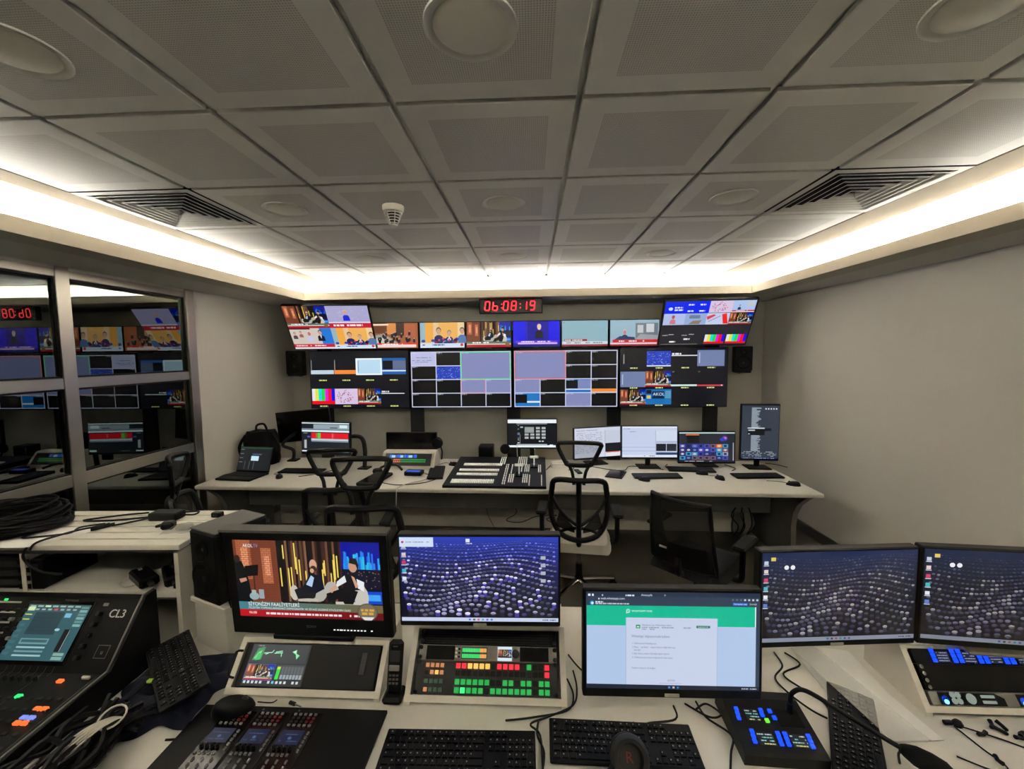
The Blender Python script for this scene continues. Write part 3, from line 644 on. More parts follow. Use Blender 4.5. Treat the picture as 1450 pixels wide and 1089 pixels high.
# cove cavity: ceiling of the cove, back, ledge
struct(sweep([(-.02, 2.865), (.30, 2.865), (.30, 2.56), (.33, 2.56), (.33, 2.895), (-.02, 2.895)]).build('trim_2', 'cove'))
struct(sweep([(-.012, ZC+.06), (-.012, 2.865), (-.02, 2.865), (-.02, ZC+.06)]).build('trim_3', 'cove'))
mat('lip_darkened', (172, 165, 150), .9)  # same paint as the walls; lip's dimmer light is put into this darker colour
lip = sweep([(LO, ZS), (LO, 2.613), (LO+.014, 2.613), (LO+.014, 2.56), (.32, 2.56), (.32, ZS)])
struct(lip.build('trim_4', 'lip_darkened'))
sof = MB(); i0 = loop_pts(.32)
for (x0, x1, y0, y1) in ((XL-.01, i0[0][0], YF-.01, YB+.01), (i0[1][0], XR+.01, YF-.01, YB+.01), (i0[0][0], i0[1][0], i0[2][1], YB+.01), (i0[0][0], i0[1][0], YF-.01, i0[0][1])):
    sof.box(((x0+x1)/2, (y0+y1)/2, ZS+.03), (x1-x0, y1-y0, .06))
struct(sof.build('trim_5', 'soffit'))
struct(MB().box(((XL+XR)/2, (YB+YF)/2, 3.02), (XR-XL+.24, YB-YF+.24, .04)).build('ceiling_slab', 'groove'))
# warm LED strips lying behind the lip
emis('led', (255, 250, 243), LED_POWER)
a, b_ = loop_pts(LO+.07), ('rear', 'right', 'back', 'left')
for k, (nm) in enumerate(('behind the camera', 'along the right wall', 'above the video wall', 'along the glass partition side')):
    p, q = Vector((*a[k], 2.600)), Vector((*a[(k+1) % 4], 2.600)); d = (q-p).normalized(); c = (p+q)/2; l = (q-p).length-.06
    rz = math.atan2(d.y, d.x); MM = T(*c) @ RZ(rz)
    o = thing('led_strip', 'warm white light strip hidden in the ceiling cove '+nm, 'light strip', c, rz)
    MB().box((0, 0, -.020), (l, .022, .040)).build('profile', 'silver', o)
    MB().box((0, 0, .0035), (l, .014, .003), 0, RX(.45)).build('diffuser', 'led', o)
# downlights (switched off), smoke detector, air diffusers
def downlight(x, y, lab):
    o = thing('downlight', lab, 'light', (x, y, ZC))
    MB().lathe([(.093, 0), (.108, -.001), (.115, -.005), (.116, 0.0)][::-1]+[(.093, 0)], 40).build('trim_ring', 'tile', o, True)
    MB().lathe([(.001, -.006), (.08, -.0055), (.093, -.001), (.093, 0.0)], 40).build('diffuser', 'lamp_off', o, True)
for i, j, lab in ((0, -1, 'round ceiling light, switched off, top left corner of the view'), (2, -1, 'large round ceiling light, switched off, top centre, nearest to the camera'), (4, -1, 'round ceiling light, switched off, top right corner of the view'),
               (0, 1, 'round ceiling light in the tile beside the left air vent'), (2, 1, 'round ceiling light in the tile right of the smoke detector'), (4, 1, 'round ceiling light in the tile beside the right air vent'),
               (0, 3, 'small far round ceiling light above the left corner television'), (2, 3, 'small far round ceiling light in front of the red clock'), (4, 3, 'small far round ceiling light above the right corner television')):
    downlight(X0+(i+.5)*G, Y0g+(j+.5)*G, lab)
o = thing('smoke_detector', 'cream smoke detector on a ceiling tile', 'smoke detector', (-.744, 2.27, ZC))
MB().lathe([(.058, 0), (.058, -.016), (.052, -.028), (.04, -.03)], 28).build('base', 'white_plastic', o, True)
MB().lathe([(.036, -.028), (.02, -.098)], 20).build('chamber', 'dark_grey', o, True)
for k in range(5): MB().lathe([(.047-.006*k, -.036-.013*k), (.049-.006*k, -.038-.013*k), (.047-.006*k, -.041-.013*k), (.032-.004*k, -.038-.013*k)], 24).build('cage_ring', 'white_plastic', o, True)
for k in range(6): MB().tube([(.047*math.cos(k*PI/3), .047*math.sin(k*PI/3), -.03), (.021*math.cos(k*PI/3), .021*math.sin(k*PI/3), -.10)], .0025, 5).build('cage_rib', 'white_plastic', o)
MB().lathe([(.001, -.106), (.018, -.105), (.022, -.10), (.022, -.096)], 20).build('cap', 'white_plastic', o, True)
for (i, j), lab in zip(VENTS, ('square concentric air vent in the ceiling on the left', 'square concentric air vent in the ceiling on the right')):
    o = thing('air_vent', lab, 'vent', (X0+(i+.5)*G, Y0g+(j+.5)*G, ZC))
    MB().box((0, 0, .016), (.588, .588, .004)).build('backing', 'black_soft', o)
    def sq(r0, z0_, r1, z1_, r2, z2_):
        def rg(r, z): return [(-r, -r, z), (r, -r, z), (r, r, z), (-r, r, z)]
        V = rg(r0, z0_)+rg(r1, z1_)+rg(r2, z2_)+rg(r0-.004, z0_+.002)
        F = [(k*4+q, k*4+(q+1) % 4, ((k+1) % 4)*4+(q+1) % 4, ((k+1) % 4)*4+q) for k in range(4) for q in range(4)]
        return MB().add(V, F)
    sq(.297, 0, .262, 0.0, .262, .01).build('frame', 'tile', o)
    for k in range(6):
        r = .25-.04*k; sq(r, -.004, r-.007, -.004, r-.03, .012).build('louvre', 'tile', o)
# ------------------------------------------------------------------ glass partition on the left
win = struct(MB().box((XL-.03, YG-.035, 1.265), (.09, .09, 2.53), .004).build('window_1', 'steel'))
GY = (YG-.08, 2.675, 1.62, .57, -.855)
for k in range(1, len(GY)): MB().box((XL-.03, GY[k], 1.265), (.07, .085, 2.53), .003).build('post', 'steel', win)
for k in range(len(GY)-1):
    y1, y0 = GY[k]-(.0 if k == 0 else .0425), GY[k+1]+.0425; yc = (y0+y1)/2; l = y1-y0
    for nm_, z, h in (('rail', 2.485, .055), ('rail', 1.745, .075), ('rail', 1.075, .085), ('rail', .05, .1)): MB().box((XL-.03, yc, z), (.06, l, h), .003).build(nm_, 'steel', win)
    for z0, z1 in ((1.7825, 2.4575), (1.1175, 1.7075), (.1, 1.0325)):
        pn = MB().box((XL-.03, yc, (z0+z1)/2), (.008, l, z1-z0)).build('pane', 'partition_glass', win)
        g_ = MB()
        for (yy, zz, sy, sz) in ((yc, z0+.006, l, .012), (yc, z1-.006, l, .012), (y0+.006, (z0+z1)/2, .012, z1-z0-.024), (y1-.006, (z0+z1)/2, .012, z1-z0-.024)): g_.box((XL-.018, yy, zz), (.014, sy, sz))
        g_.build('gasket', 'black', win)
# unlit neighbouring room behind the glass
struct(MB().box((-5.6, 1.0, 1.5), (.1, 7, 3)).build('wall_far_left', 'neighbour'))
struct(MB().box((-4.4, 4.5, 1.5), (2.4, .1, 3)).box((-4.4, -1.9, 1.5), (2.4, .1, 3)).build('wall_far_back', 'neighbour'))
struct(MB().box((-4.45, 1.3, -.06), (2.5, 6.4, .1)).build('floor_neighbour', 'floor'))
struct(MB().box((-4.45, 1.3, 2.9), (2.5, 6.4, .1)).build('ceiling_neighbour', 'neighbour'))
# ------------------------------------------------------------------ monitors
def monitor(label, loc, rz, w_, h_, draw, zb, tilt=0.0, bez=(.008, .008, .018), depth=.035, stand='foot', name='monitor', cat='monitor', tagc=False, yb=0.0, group=None, house='black', neck_y=.06, roll=0.0):
    """loc: point on the surface that carries it; zb: height of the lower edge of the case above loc"""
    o = thing(name, label, cat, loc, rz, group)
    M = T(0, yb, zb+h_/2) @ RX(-tilt) @ RY(roll)
    MB().box((0, depth/2, 0), (w_, depth, h_), .004, M).box((0, depth+.012, -.01), (w_*.55, .03, h_*.55), .01, M).build('housing', house, o)
    sw = w_-2*bez[0]; sh = h_-bez[1]-bez[2]; zc = (bez[2]-bez[1])/2
    if draw:
        c = CV(sw, sh); draw(c); c.build('screen', o, M @ T(0, -.0008, zc))
    else: MB().box((0, -.0005, zc), (sw, .001, sh), 0, M).build('screen', 'black_gloss', o)
    if tagc: MB().box((0, -.0015, -h_/2+bez[2]*.38), (.045, .003, .011), .001, M).build('asset_tag', 'pale_tag', o)
    if stand == 'foot':
        MB().box((0, yb+depth+neck_y*.6, (zb+h_*.45)/2+.008), (.05, .025, zb+h_*.45-.016), .006).build('neck', 'black', o)
        MB().box((0, yb+depth+neck_y*.35, .006), (.22, .17, .012), .005).build('foot', 'black', o)
    elif stand == 'arm':
        MB().cyl((0, neck_y, .012), (0, neck_y, zb+h_*.3), .018, None, 14).build('arm_pole', 'steel_dark', o, True)
        MB().box((0, neck_y, .006), (.09, .09, .012), .004).build('arm_clamp', 'black', o)
        MB().box((0, (neck_y+yb+depth)/2+.01, zb+h_*.27), (.045, neck_y-yb-depth-.0, .03), .005).build('arm_link', 'black', o)
    elif stand == 'silver':
        MB().box((0, yb+depth+neck_y*.6, (zb+h_*.45)/2+.008), (.06, .025, zb+h_*.45-.016), .006).build('neck', 'silver', o)
        MB().box((0, yb+depth+neck_y*.4, .006), (.25, .18, .012), .005).build('foot', 'silver', o)
    return o, M
def keyboard(label, loc, rz, w_=.44, d_=.13, tilt=.05, detail=True, name='keyboard', lean=None):
    o = thing(name, label, 'keyboard', loc, rz)
    if lean: o.rotation_euler = (*lean, rz)
    M = RX(tilt) if detail else RX(tilt)
    M = T(0, 0, .006+math.sin(tilt)*d_/2) @ M
    MB().box((0, 0, .004), (w_, d_, .012), .003, M).prism([(-d_/2+.01, -.002), (d_/2-.01, -.002), (d_/2-.01, -.004-math.sin(tilt)*d_*.85), (d_/2-.02, -.004-math.sin(tilt)*d_*.8)], -w_/2+.01, w_/2-.01, 'x', M).build('case', 'black', o)
    if detail:
        k = KEYS(w_, d_)
        kk = link('keycaps', k, o); kk.matrix_local = M; stuff(kk)
    else:
        b = MB(); n = 18
        for r in range(5):
            b.box((0, -d_/2+.02+r*(d_-.04)/4, .0115), (w_-.02, (d_-.04)/4-.004, .004), 0, M)
        stuff(b.build('keycaps', 'key', o))
    return o
_KC = {}
def KEYS(w_, d_):
    key_ = (round(w_, 3), round(d_, 3))
    if key_ in _KC: return _KC[key_]
    b = MB(); u = w_/23.2; rows = 6; pv = (d_-.012)/rows; r_ = random.Random(1)
    lay = {0: [1, -1]+[1]*4+[-.5]+[1]*4+[-.5]+[1]*4, 1: [1]*13+[2], 2: [1.5]+[1]*12+[1.5], 3: [1.75]+[1]*11+[2.25], 4: [1.25]+[1]*11+[2.75], 5: [1.25, 1.25, 1.25, 6.25, 1.25, 1.25, 1.25, 1.25]}
    def keyc(x, y, kw, kd, lg=True):
        vs = [(x-kw/2, y-kd/2, .0095), (x+kw/2, y-kd/2, .0095), (x+kw/2, y+kd/2, .0095), (x-kw/2, y+kd/2, .0095)]
        i_ = .0015; vs += [(x-kw/2+i_, y-kd/2+i_, .014), (x+kw/2-i_, y-kd/2+i_, .014), (x+kw/2-i_, y+kd/2-i_, .014), (x-kw/2+i_, y+kd/2-i_, .014)]
        b.add(vs, [(4, 5, 6, 7), (0, 1, 5, 4), (1, 2, 6, 5), (2, 3, 7, 6), (3, 0, 4, 7)])
        if lg and r_.random() < .85:
            s_ = .0022; px_, py_ = x-kw*.5+.006, y+kd*.12
            b.add([(px_-s_, py_-s_, .0142), (px_+s_*.6, py_-s_, .0142), (px_+s_*.6, py_+s_*.9, .0142), (px_-s_, py_+s_*.9, .0142)], [(0, 1, 2, 3)], mi=1)
    for r in range(6):
        y = d_/2-.006-pv*(r+.5); x = -w_/2+u*.5
        for k in lay[r]:
            if k > 0: keyc(x+k*u/2, y, k*u-.003, pv-.003 if r else pv*.75)
            x += abs(k)*u
        xb = -w_/2+u*16.0
        if r in (0, 1, 2, 4, 5):
            for q in range(3):
                if r == 4 and q != 1: continue
                keyc(xb+(q+.5)*u, y, u-.003, pv-.003 if r else pv*.75)
        xb = -w_/2+u*19.0
        if r:
            for q in range(4):
                if r in (3, 5) and q == 3: continue
                if r == 5 and q == 1: continue
                keyc(xb+(q+.5)*u, y, u-.003, pv-.003)
    _KC[key_] = b.mesh('keycaps', ['key', 'legend'], recalc=False); return _KC[key_]
def mouse(label, loc, rz, s_=1.0, cable=None):
    o = thing('computer_mouse', label, 'mouse', loc, rz); b = MB()
    def fn(u, v):
        a_ = u*2*PI; t = v*PI/2; x = .031*s_*math.cos(a_)*math.cos(t)**.6; y = .055*s_*math.sin(a_)*math.cos(t)**.6
        return (x, y, .036*s_*math.sin(t)*(1-.25*y/(.055*s_)) if t < 1.56 else .036*s_)
    b.grid(fn, 18, 6).build('shell', 'black', o, True)
    MB().cyl((-.004, .03*s_, .029*s_), (.004, .03*s_, .029*s_), .008*s_, None, 10).build('scroll_wheel', 'dark_grey', o)
    if cable: MB().tube(smooth_path(cable), .0022, 5).build('cable', 'cable', o, True)
    return o
def cable_thing(label, pts, r=.003, m_='cable', n=5, name='cable', sm=6):
    P = smooth_path(pts, sm); c = P[0]
    o = MB().tube([p-c for p in P], r, n).build(name, m_, None, True, loc=tuple(c)); return tag(o, label, 'cable')
# ------------------------------------------------------------------ video wall
YW = 4.90
post_x = (-2.585, -1.43, -.225, 1.0, 2.15)
for k, px_ in enumerate(post_x):
    o = thing('screen_post', ('black post holding the video wall, ')+('leftmost', 'second from the left', 'in the middle', 'second from the right', 'rightmost')[k], 'post', (px_, YW+.16, 0))
    MB().box((0, 0, 1.1), (.165, .05, 2.2), .004).build('column', 'post_black', o)
    MB().box((0, 0, .008), (.30, .16, .016), .003).build('foot_plate', 'post_black', o)
    MB().box((0, -.05, 1.62), (.12, .06, .3), .003).build('bracket', 'post_black', o)
lab = ['wide wall screen with colour bars and camera previews, leftmost of the lower row', 'wall screen with a white grid of feeds and green framed large preview', 'wall screen with a white grid of feeds and red framed large preview', 'wide wall screen with small previews and blue wallpaper thumbnail, rightmost of the lower row']
for k, (x0, x1, dr) in enumerate(((-2.70, -1.475, multi_a), (-1.462, -.232, lambda c: multi_b(c, False)), (-.222, 1.02, lambda c: multi_b(c, True)), (1.03, 2.275, multi_c))):
    monitor(lab[k], ((x0+x1)/2, YW, 1.27), 0, x1-x0, .70, dr, 0, bez=(.006, .006, .008), depth=.07, stand=None, name='wall_screen', cat='screen')
def tv_anchor(c):
    c.rect(0, 0, 1, 1, (22, 16, 150)); c.rect(0, 0, .28, .85, (24, 20, 226)); c.rect(.76, 0, 1, .85, (24, 20, 226)); c.rect(.29, .02, .30, .8, (60, 70, 190)); person(c, .56, .22, .17, (14, 14, 24), (226, 196, 176), (210, 180, 160)); c.rect(.05, .76, .95, .84, (110, 40, 210)); c.rect(.1, .84, .95, .9, (220, 190, 240)); c.dash(.1, .8, .8, .04, (240, 230, 250), 2); c.rect(0, .93, 1, 1, (20, 14, 120)); return c
def tv_sky(c):
    c.rect(0, 0, 1, 1, (140, 178, 190)); c.rect(.05, .72, .55, .8, (150, 40, 50)); c.dash(.07, .5, .76, .04, (240, 230, 230), 3); c.rect(0, .81, 1, .92, (206, 216, 222)); c.dash(.1, .9, .865, .04, (110, 120, 130), 4); c.rect(0, .93, 1, 1, (140, 40, 50)); c.rect(.03, .06, .05, .09, (60, 60, 60)); return c
def tv_news(c):
    c.rect(0, 0, 1, 1, (150, 180, 196)); c.rect(.52, .12, .98, .75, (110, 120, 130)); c.rect(.56, .2, .68, .5, (190, 196, 200)); c.rect(.74, .15, .9, .48, (200, 206, 210)); c.poly([(.5, .78), (.62, .55), (.98, .6), (.98, .78)], (150, 156, 160)); person(c, .3, .46, .13, (36, 60, 96), (196, 120, 104), (210, 206, 200)); c.poly([(.05, .8), (.2, .62), (.5, .66), (.52, .8)], (40, 64, 100)); c.rect(.05, .76, 1, .88, (206, 36, 44)); c.dash(.18, .7, .82, .05, (245, 235, 235), 4); c.rect(0, .88, 1, 1, (220, 206, 214)); c.rect(0, .94, 1, 1, (160, 36, 46)); return c
up_x = (-1.908, -1.335, -.778, -.227, .344, .901, 1.488)
up_l = ['assembly hall meeting', 'three men at press microphones', 'two seated men in a studio', 'news anchor on deep blue', 'plain pale blue sky', 'weathered hat man and a red ticker']
for k, (l, dr) in enumerate(zip(up_l, (assembly, press, lambda c: studio(c, seed=6), tv_anchor, tv_sky, tv_news))):
    x0, x1 = up_x[k]+.006, up_x[k+1]-.006
    o, M = monitor('small television in the upper row showing '+l, ((x0+x1)/2, YW-.02, 1.978), 0, x1-x0, .322, dr, 0, bez=(.008, .008, .018), depth=.05, stand=None, name='television', cat='television')
    MB().box((0, .085, .16), (.08, .08, .12), .003).build('wall_bracket', 'post_black', o)
    MB().box((0, -.002, .008), (.06, .004, .006)).build('logo_bar', 'steel_dark', o)
for lb, x, dr, yaw in (('large tilted television high in the left corner showing four channels', -2.30, tv_left, .07), ('large tilted television high in the right corner with colour bars and a blue panel', 1.915, tv_right, -.06)):
    o, M = monitor(lb, (x, 4.78, 1.975), yaw, .955, .565, dr, -.03, tilt=-.55, bez=(.009, .009, .012), depth=.045, stand=None, yb=-.14, name='television', cat='television')
    MB().tube([(0, .32, .15), (0, .12, .22), (0, -.02, .26)], .02, 6).build('wall_arm', 'post_black', o); MB().box((0, .33, .15), (.2, .02, .2), .003).build('wall_plate', 'post_black', o)
# LED clock
o = thing('digital_clock', 'red LED wall clock reading 06:08:19 above the video wall', 'clock', (-.225, 4.60, 2.36))
MB().box((0, .03, .082), (.70, .06, .164), .004).build('case', 'black', o)
for sx in (-.25, .25): MB().box((sx, .03, .167), (.02, .02, .006)).build('hanger', 'black', o)
mat('clock_face', (40, 8, 10), 0.25); MB().box((0, -.001, .082), (.68, .002, .145)).build('face', 'clock_face', o)
c = CV(.68, .145); SEG = {'a': (.12, 0, .95, .0), 'b': (1, .05, .93, .48), 'c': (.93, .52, .86, .95), 'd': (.02, 1, .80, 1), 'e': (-.06, .52, -.12, .95), 'f': (.06, .05, -.01, .48), 'g': (.05, .5, .88, .5)}
DG = {'0': 'abcdef', '6': 'cdefg', '8': 'abcdefg', '1': 'bc', '9': 'abcfgd'}
def dig(ch, x, cc):
    for q in DG[ch]:
        x0, y0, x1, y1 = SEG[q]; cc.line(x+x0*.075, .16+y0*.66, x+x1*.075, .16+y1*.66, .085, (255, 30, 44))
x = .085; DIGS = []
for ch in '06:08:19':
    if ch == ':':
        for y in (.36, .64):
            q_ = CV(.68, .145); q_.ell(x+.012, y, .009, .045, (255, 30, 44), 10); DIGS.append(('colon_dot', q_))
        x += .045
    else:
        q_ = CV(.68, .145); dig(ch, x, q_); DIGS.append(('digit', q_)); x += .128
M_ = MATS['picture'].copy(); M_.name = 'clock_digits'; M_.node_tree.nodes['Principled BSDF'].inputs['Emission Strength'].default_value = 2.6; MATS['clock_digits'] = M_
for nm_, q_ in DIGS: q_.build(nm_, o, T(0, -.0025, .082), 'clock_digits')
# nearfield loudspeakers at the wall
def speaker_unit(o, w_, d_, h_, wcol='dark_grey'):
    MB().box((0, 0, h_/2), (w_, d_, h_), .008).build('cabinet', 'black', o)
    y = -d_/2
    for nm_, z, r in (('woofer', h_*.34, w_*.38), ('tweeter', h_*.76, w_*.2)):
        wf_ = MB().lathe([(r*1.12, 0), (r*1.12, .005), (r, .007), (r*.92, .001), (r*.4, -.014), (.001, -.010)], 28, T(0, y, z) @ RX(PI/2)).build(nm_, 'black_soft', o, True)
        MB().lathe([(r*.36, -.012), (r*.28, -.002), (.001, .002)], 20, T(0, y-.001, z) @ RX(PI/2)).build('dust_cap', wcol, wf_, True)
for lb, x, rz in (('small black loudspeaker on a wall bracket left of the video wall', -2.93, .30), ('small black loudspeaker on a wall bracket right of the video wall', 2.49, -.30)):
    o = thing('loudspeaker', lb, 'loudspeaker', (x, 5.02, 1.69), rz); speaker_unit(o, .185, .2, .285)
    MB().box((0, .02, -.012), (.17, .2, .022), .004).build('bracket_tray', 'black', o)
    MB().tube([(0, .08, -.02), (0, .2, -.03), (0, .27, -.03)], .014, 6).build('bracket_arm', 'black', o)
# ------------------------------------------------------------------ far desk and what stands on it
ZD = .75
DR = -.0215                                          # the far desk stands slightly askew
o = thing('control_desk', 'long beige control desk below the video wall', 'desk', (-.33, 3.98, 0), DR)
MB().box((0, 0, ZD-.0175), (5.44, 1.04, .035), .007).build('worktop', 'desk', o)
MB().box((0, .44, .36), (5.1, .025, .70)).build('back_panel', 'desk_edge', o)
MB().box((0, -.05, .56), (5.1, .02, .30)).build('modesty_panel', 'desk_grey', o)
MB().box((0, .02, .485), (5.1, .10, .05), .004).build('cable_tray', 'black', o)
for k in range(9): MB().cyl((-2.3+k*.56, -.036, .487), (-2.3+k*.56, -.03, .487), .008, None, 10).build('screw', 'steel', o)
for sx in (-1, 1):
    prof = [(-.46, .715), (-.46, .70), (-.40, .66), (-.31, .58), (-.25, .48), (-.23, .36), (-.24, .20), (-.28, .06), (-.30, 0), (.44, 0), (.44, .715)]
    MB().prism(prof, sx*2.66-.02, sx*2.66+.02).build('side_panel', 'desk_grey', o)
    b = MB(); q = prof[:9]
    for i in range(len(q)-1): b.add([(sx*2.66-.022, q[i][0]-.003, q[i][1]), (sx*2.66+.022, q[i][0]-.003, q[i][1]), (sx*2.66+.022, q[i+1][0]-.003, q[i+1][1]), (sx*2.66-.022, q[i+1][0]-.003, q[i+1][1])], [(0, 1, 2, 3)])
    b.build('edge_band', 'grey_plastic', o, recalc=False)
for k, x in enumerate((1.9, 1.96, 2.02)):
    cable_thing('black cable hanging under the right end of the far desk, '+('left one', 'middle one', 'right one')[k], [(x, 3.86, .46), (x-.04+.03*k, 3.85, .38), (x+.03, 3.86, .28), (x-.02, 3.85, .20), (x+.05*k-.02, 3.88, .30), (x+.03, 3.92, .45)], .006)
cable_thing('tangled thin black cable hanging below the middle of the far desk', [(-.20, 4.0, .46), (-.16, 4.0, .34), (-.26, 4.0, .26), (-.12, 4.0, .24), (.02, 3.99, .30), (.12, 4.0, .31), (.24, 3.99, .32), (.14, 4.0, .27), (.30, 4.0, .20)], .004)
cable_thing('single thin black cable hanging straight below the far desk', [(-.46, 4.0, .46), (-.45, 4.0, .33), (-.38, 4.0, .18)], .003)
# backpack
o = thing('backpack', 'black backpack standing in the left corner of the far desk', 'backpack', (-2.93, 4.29, ZD), .25)
b = MB()
def bag(u, v):  # soft upright sack
    a_ = u*2*PI; z = v*.36; k = (1-.25*v**3)*(1-.12*(1-v)**4); x = .17*k*(abs(math.cos(a_))**.6)*(1 if math.cos(a_) > 0 else -1); y = .12*k*(abs(math.sin(a_))**.6)*(1 if math.sin(a_) > 0 else -1)
    if v > .93: x *= max(0, (1-v)/.07)**.5; y *= max(0, (1-v)/.07)**.5; z = .36
    return (x+.012*math.sin(9*v+3*a_), y, z+.008*math.sin(4*a_))
b.grid(bag, 28, 16).build('body', 'black_soft', o, True)
MB().tube(smooth_path([(-.05, 0, .35), (-.04, 0, .42), (.03, 0, .43), (.06, 0, .35)]), .012, 6).build('carry_handle', 'black_soft', o, True)
MB().box((0, -.115, .12), (.22, .03, .18), .012).build('front_pocket', 'black', o)
MB().tube(smooth_path([(-.13, -.06, .33), (-.19, -.08, .2), (-.16, -.05, .02)]), .016, 6).build('shoulder_strap', 'black_soft', o, True)
MB().tube(smooth_path([(.14, -.07, .34), (.20, -.10, .2), (.17, -.06, .02)]), .016, 6).build('shoulder_strap', 'black_soft', o, True)
# laptop at the left end
def laptop(label, loc, rz, w_, d_, draw, ang=1.9):
    o = thing('laptop', label, 'laptop', loc, rz)
    MB().box((0, 0, .01), (w_, d_, .018), .004).build('base', 'black', o)
    stuff(MB().box((0, .03, .0205), (w_-.04, d_*.45, .003)).build('keycaps', 'key', o)); MB().box((0, -d_*.3, .0195), (.1, .055, .002)).build('touchpad', 'dark_grey', o)
    M = T(0, d_/2-.005, .018) @ RX(-(ang-PI/2))
    ld = MB().box((0, .004, d_/2), (w_, .008, d_), .003, M).build('lid', 'black', o)
    c = CV(w_-.016, d_-.02); draw(c); c.build('screen', o, M @ T(0, -.0008, d_/2+.003)); return o
laptop('open black laptop with dark call window at the left end of the far desk', (-2.80, 3.79, ZD), -.12, .37, .25, lambda c: rows_app(c, 'phoneapp'))
o, M = monitor('switched off black monitor on an arm in the left corner', (-2.56, 4.42, ZD), .06, .60, .345, None, .21, bez=(.008, .008, .012), stand=None, roll=-.09, yb=.06)
MB().box((-.10, 0, .008), (.10, .10, .016), .003).build('arm_base', 'black', o); MB().tube(smooth_path([(-.10, 0, .016), (-.10, 0, .12), (-.20, -.02, .2), (0, .14, .38)]), .018, 8).build('arm', 'black', o, True)
o, M = monitor('monitor with red timeline on an arm behind the left chairs', (-2.06, 4.10, ZD), -.13, .54, .33, lambda c: rows_app(c, 'red'), .172, tilt=.05, stand=None, yb=-.1)
MB().box((.33, .05, .008), (.11, .10, .016), .003).build('arm_base', 'black', o); MB().tube(smooth_path([(.33, .05, .016), (.34, .05, .2), (.30, .04, .33), (.12, .0, .33), (0, -.05, .33)]), .022, 8).build('arm', 'black', o, True)
keyboard('flat black keyboard between the laptop and the red timeline monitor', (-2.31, 3.97, ZD), -.03, detail=False)
mouse('black mouse in front of the left flat keyboard, right of the laptop', (-2.43, 3.78, ZD), .5, cable=[(0, .05, .015), (-.05, .13, .008), (-.02, .22, .006), (.1, .3, .006)])
# router panel with blue keys in a beige wedge case
def wedge(o, w_, d_, h_, front=.03, y0=0.0, m_='desk_edge', slope_top=None):
    """sloped rack case standing on the desk, lower front edge at y=y0"""
    pr = [(y0, 0), (y0, front), (y0+d_, h_), (y0+d_+.16, h_), (y0+d_+.16, 0)]
    return MB().prism(pr, -w_/2, w_/2).build('case', m_, o)
RACK = []
o = thing('router_panel', 'beige desktop router panel with rows of blue and green keys', 'control panel', (-1.27, 4.06, ZD), DR)
b = MB().prism([(-.0, 0), (-.0, .03), (.09, .155), (.12, .165), (.20, .165), (.26, .10), (.26, 0)], -.275, .275).build('case', 'desk_edge', o)
c = CV(.482, .132); c.rect(0, 0, 1, 1, (10, 10, 12)); r = random.Random(4)
for k, x in enumerate((.09, .12, .235, .27, .30, .40, .43, .47, .61, .64, .655)): c.rect(x, .10, x+.022, .34, (30, 110, 255))
for x0, x1 in ((.135, .215), (.325, .385), (.50, .585)): c.rect(x0, .14, x1, .34, (150, 200, 236))
for j, y in enumerate((.46, .62)):
    for i in range(22):
        q = (226, 110, 60) if 3 < i < 8 else ((40, 150, 60) if i >= 8 else (200, 150, 110))
        if i in (3,): continue
        c.rect(.03+i*.039, y, .058+i*.039, y+.10, q)
c.build('key_field', o, T(0, .043, .094) @ RX(-.62) @ T(0, -.003, 0))
o = thing('headset', 'black headset lying in front of the beige router panel', 'headset', (-1.42, 3.98, ZD))
MB().tube(smooth_path([(-.12, .0, .02), (-.07, .05, .05), (.05, .05, .06), (.13, -.02, .03)]), .012, 7).build('headband', 'black', o, True); MB().lathe([(.001, .0), (.045, .0), (.05, .015), (.04, .035), (.001, .04)], 18, T(-.12, -.01, 0)).build('ear_cup', 'foam', o, True)
o = thing('intercom_pod', 'small black device with blue glow in front of the router panel', 'device', (-1.15, 3.90, ZD), -.1)
MB().box((0, 0, .02), (.17, .10, .04), .006).build('body', 'black', o); emis('blue_glow', (60, 90, 230), .8); MB().box((0, -.02, .041), (.13, .05, .003)).build('key_strip', 'blue_glow', o)
o = thing('black_tablet', 'dark ridged tablet lying near the desk edge behind the chairs', 'tablet', (-1.46, 3.70, ZD), -.15)
MB().box((0, 0, .018), (.18, .36, .03), .008).build('body', 'black', o); MB().box((0, 0, .034), (.15, .32, .003)).build('glass', 'black_gloss', o)
cable_thing('white cable dropping over the front edge of the far desk', [(-1.05, 3.92, .765), (-.96, 3.86, .758), (-1.0, 3.72, .756), (-1.12, 3.6, .757), (-1.17, 3.50, .757), (-1.175, 3.44, .74), (-1.18, 3.435, .5), (-1.16, 3.42, .3)], .005, 'cable_white')
cable_thing('grey curled cable lying on the far desk beside the blue glowing device', [(-1.36, 3.62, .757), (-1.2, 3.56, .757), (-1.0, 3.62, .757), (-.90, 3.74, .757), (-.94, 3.84, .757), (-1.05, 3.9, .760)], .004, 'dark_grey')
o, M = monitor('switched off black monitor behind the router panel', (-1.31, 4.42, ZD), DR, .56, .315, None, .01, bez=(.008, .008, .012), stand='foot', yb=-.05, neck_y=.03)
o = thing('headphones', 'black headphones hung on the corner of the dark monitor', 'headphones', (-1.03, 4.37, .90))
MB().lathe([(.001, 0), (.06, 0), (.066, .015), (.05, .035), (.001, .036)], 20, T(0, .02, .06) @ RX(PI/2)).build('ear_cup', 'foam', o, True); MB().tube(smooth_path([(.03, .03, .02), (.04, .06, -.05), (.03, .08, -.14)]), .009, 6).build('headband', 'black', o, True)
keyboard('black keyboard turned endways left of the vision mixer', (-.94, 3.94, ZD), -1.42+PI, w_=.42, d_=.15, detail=False)
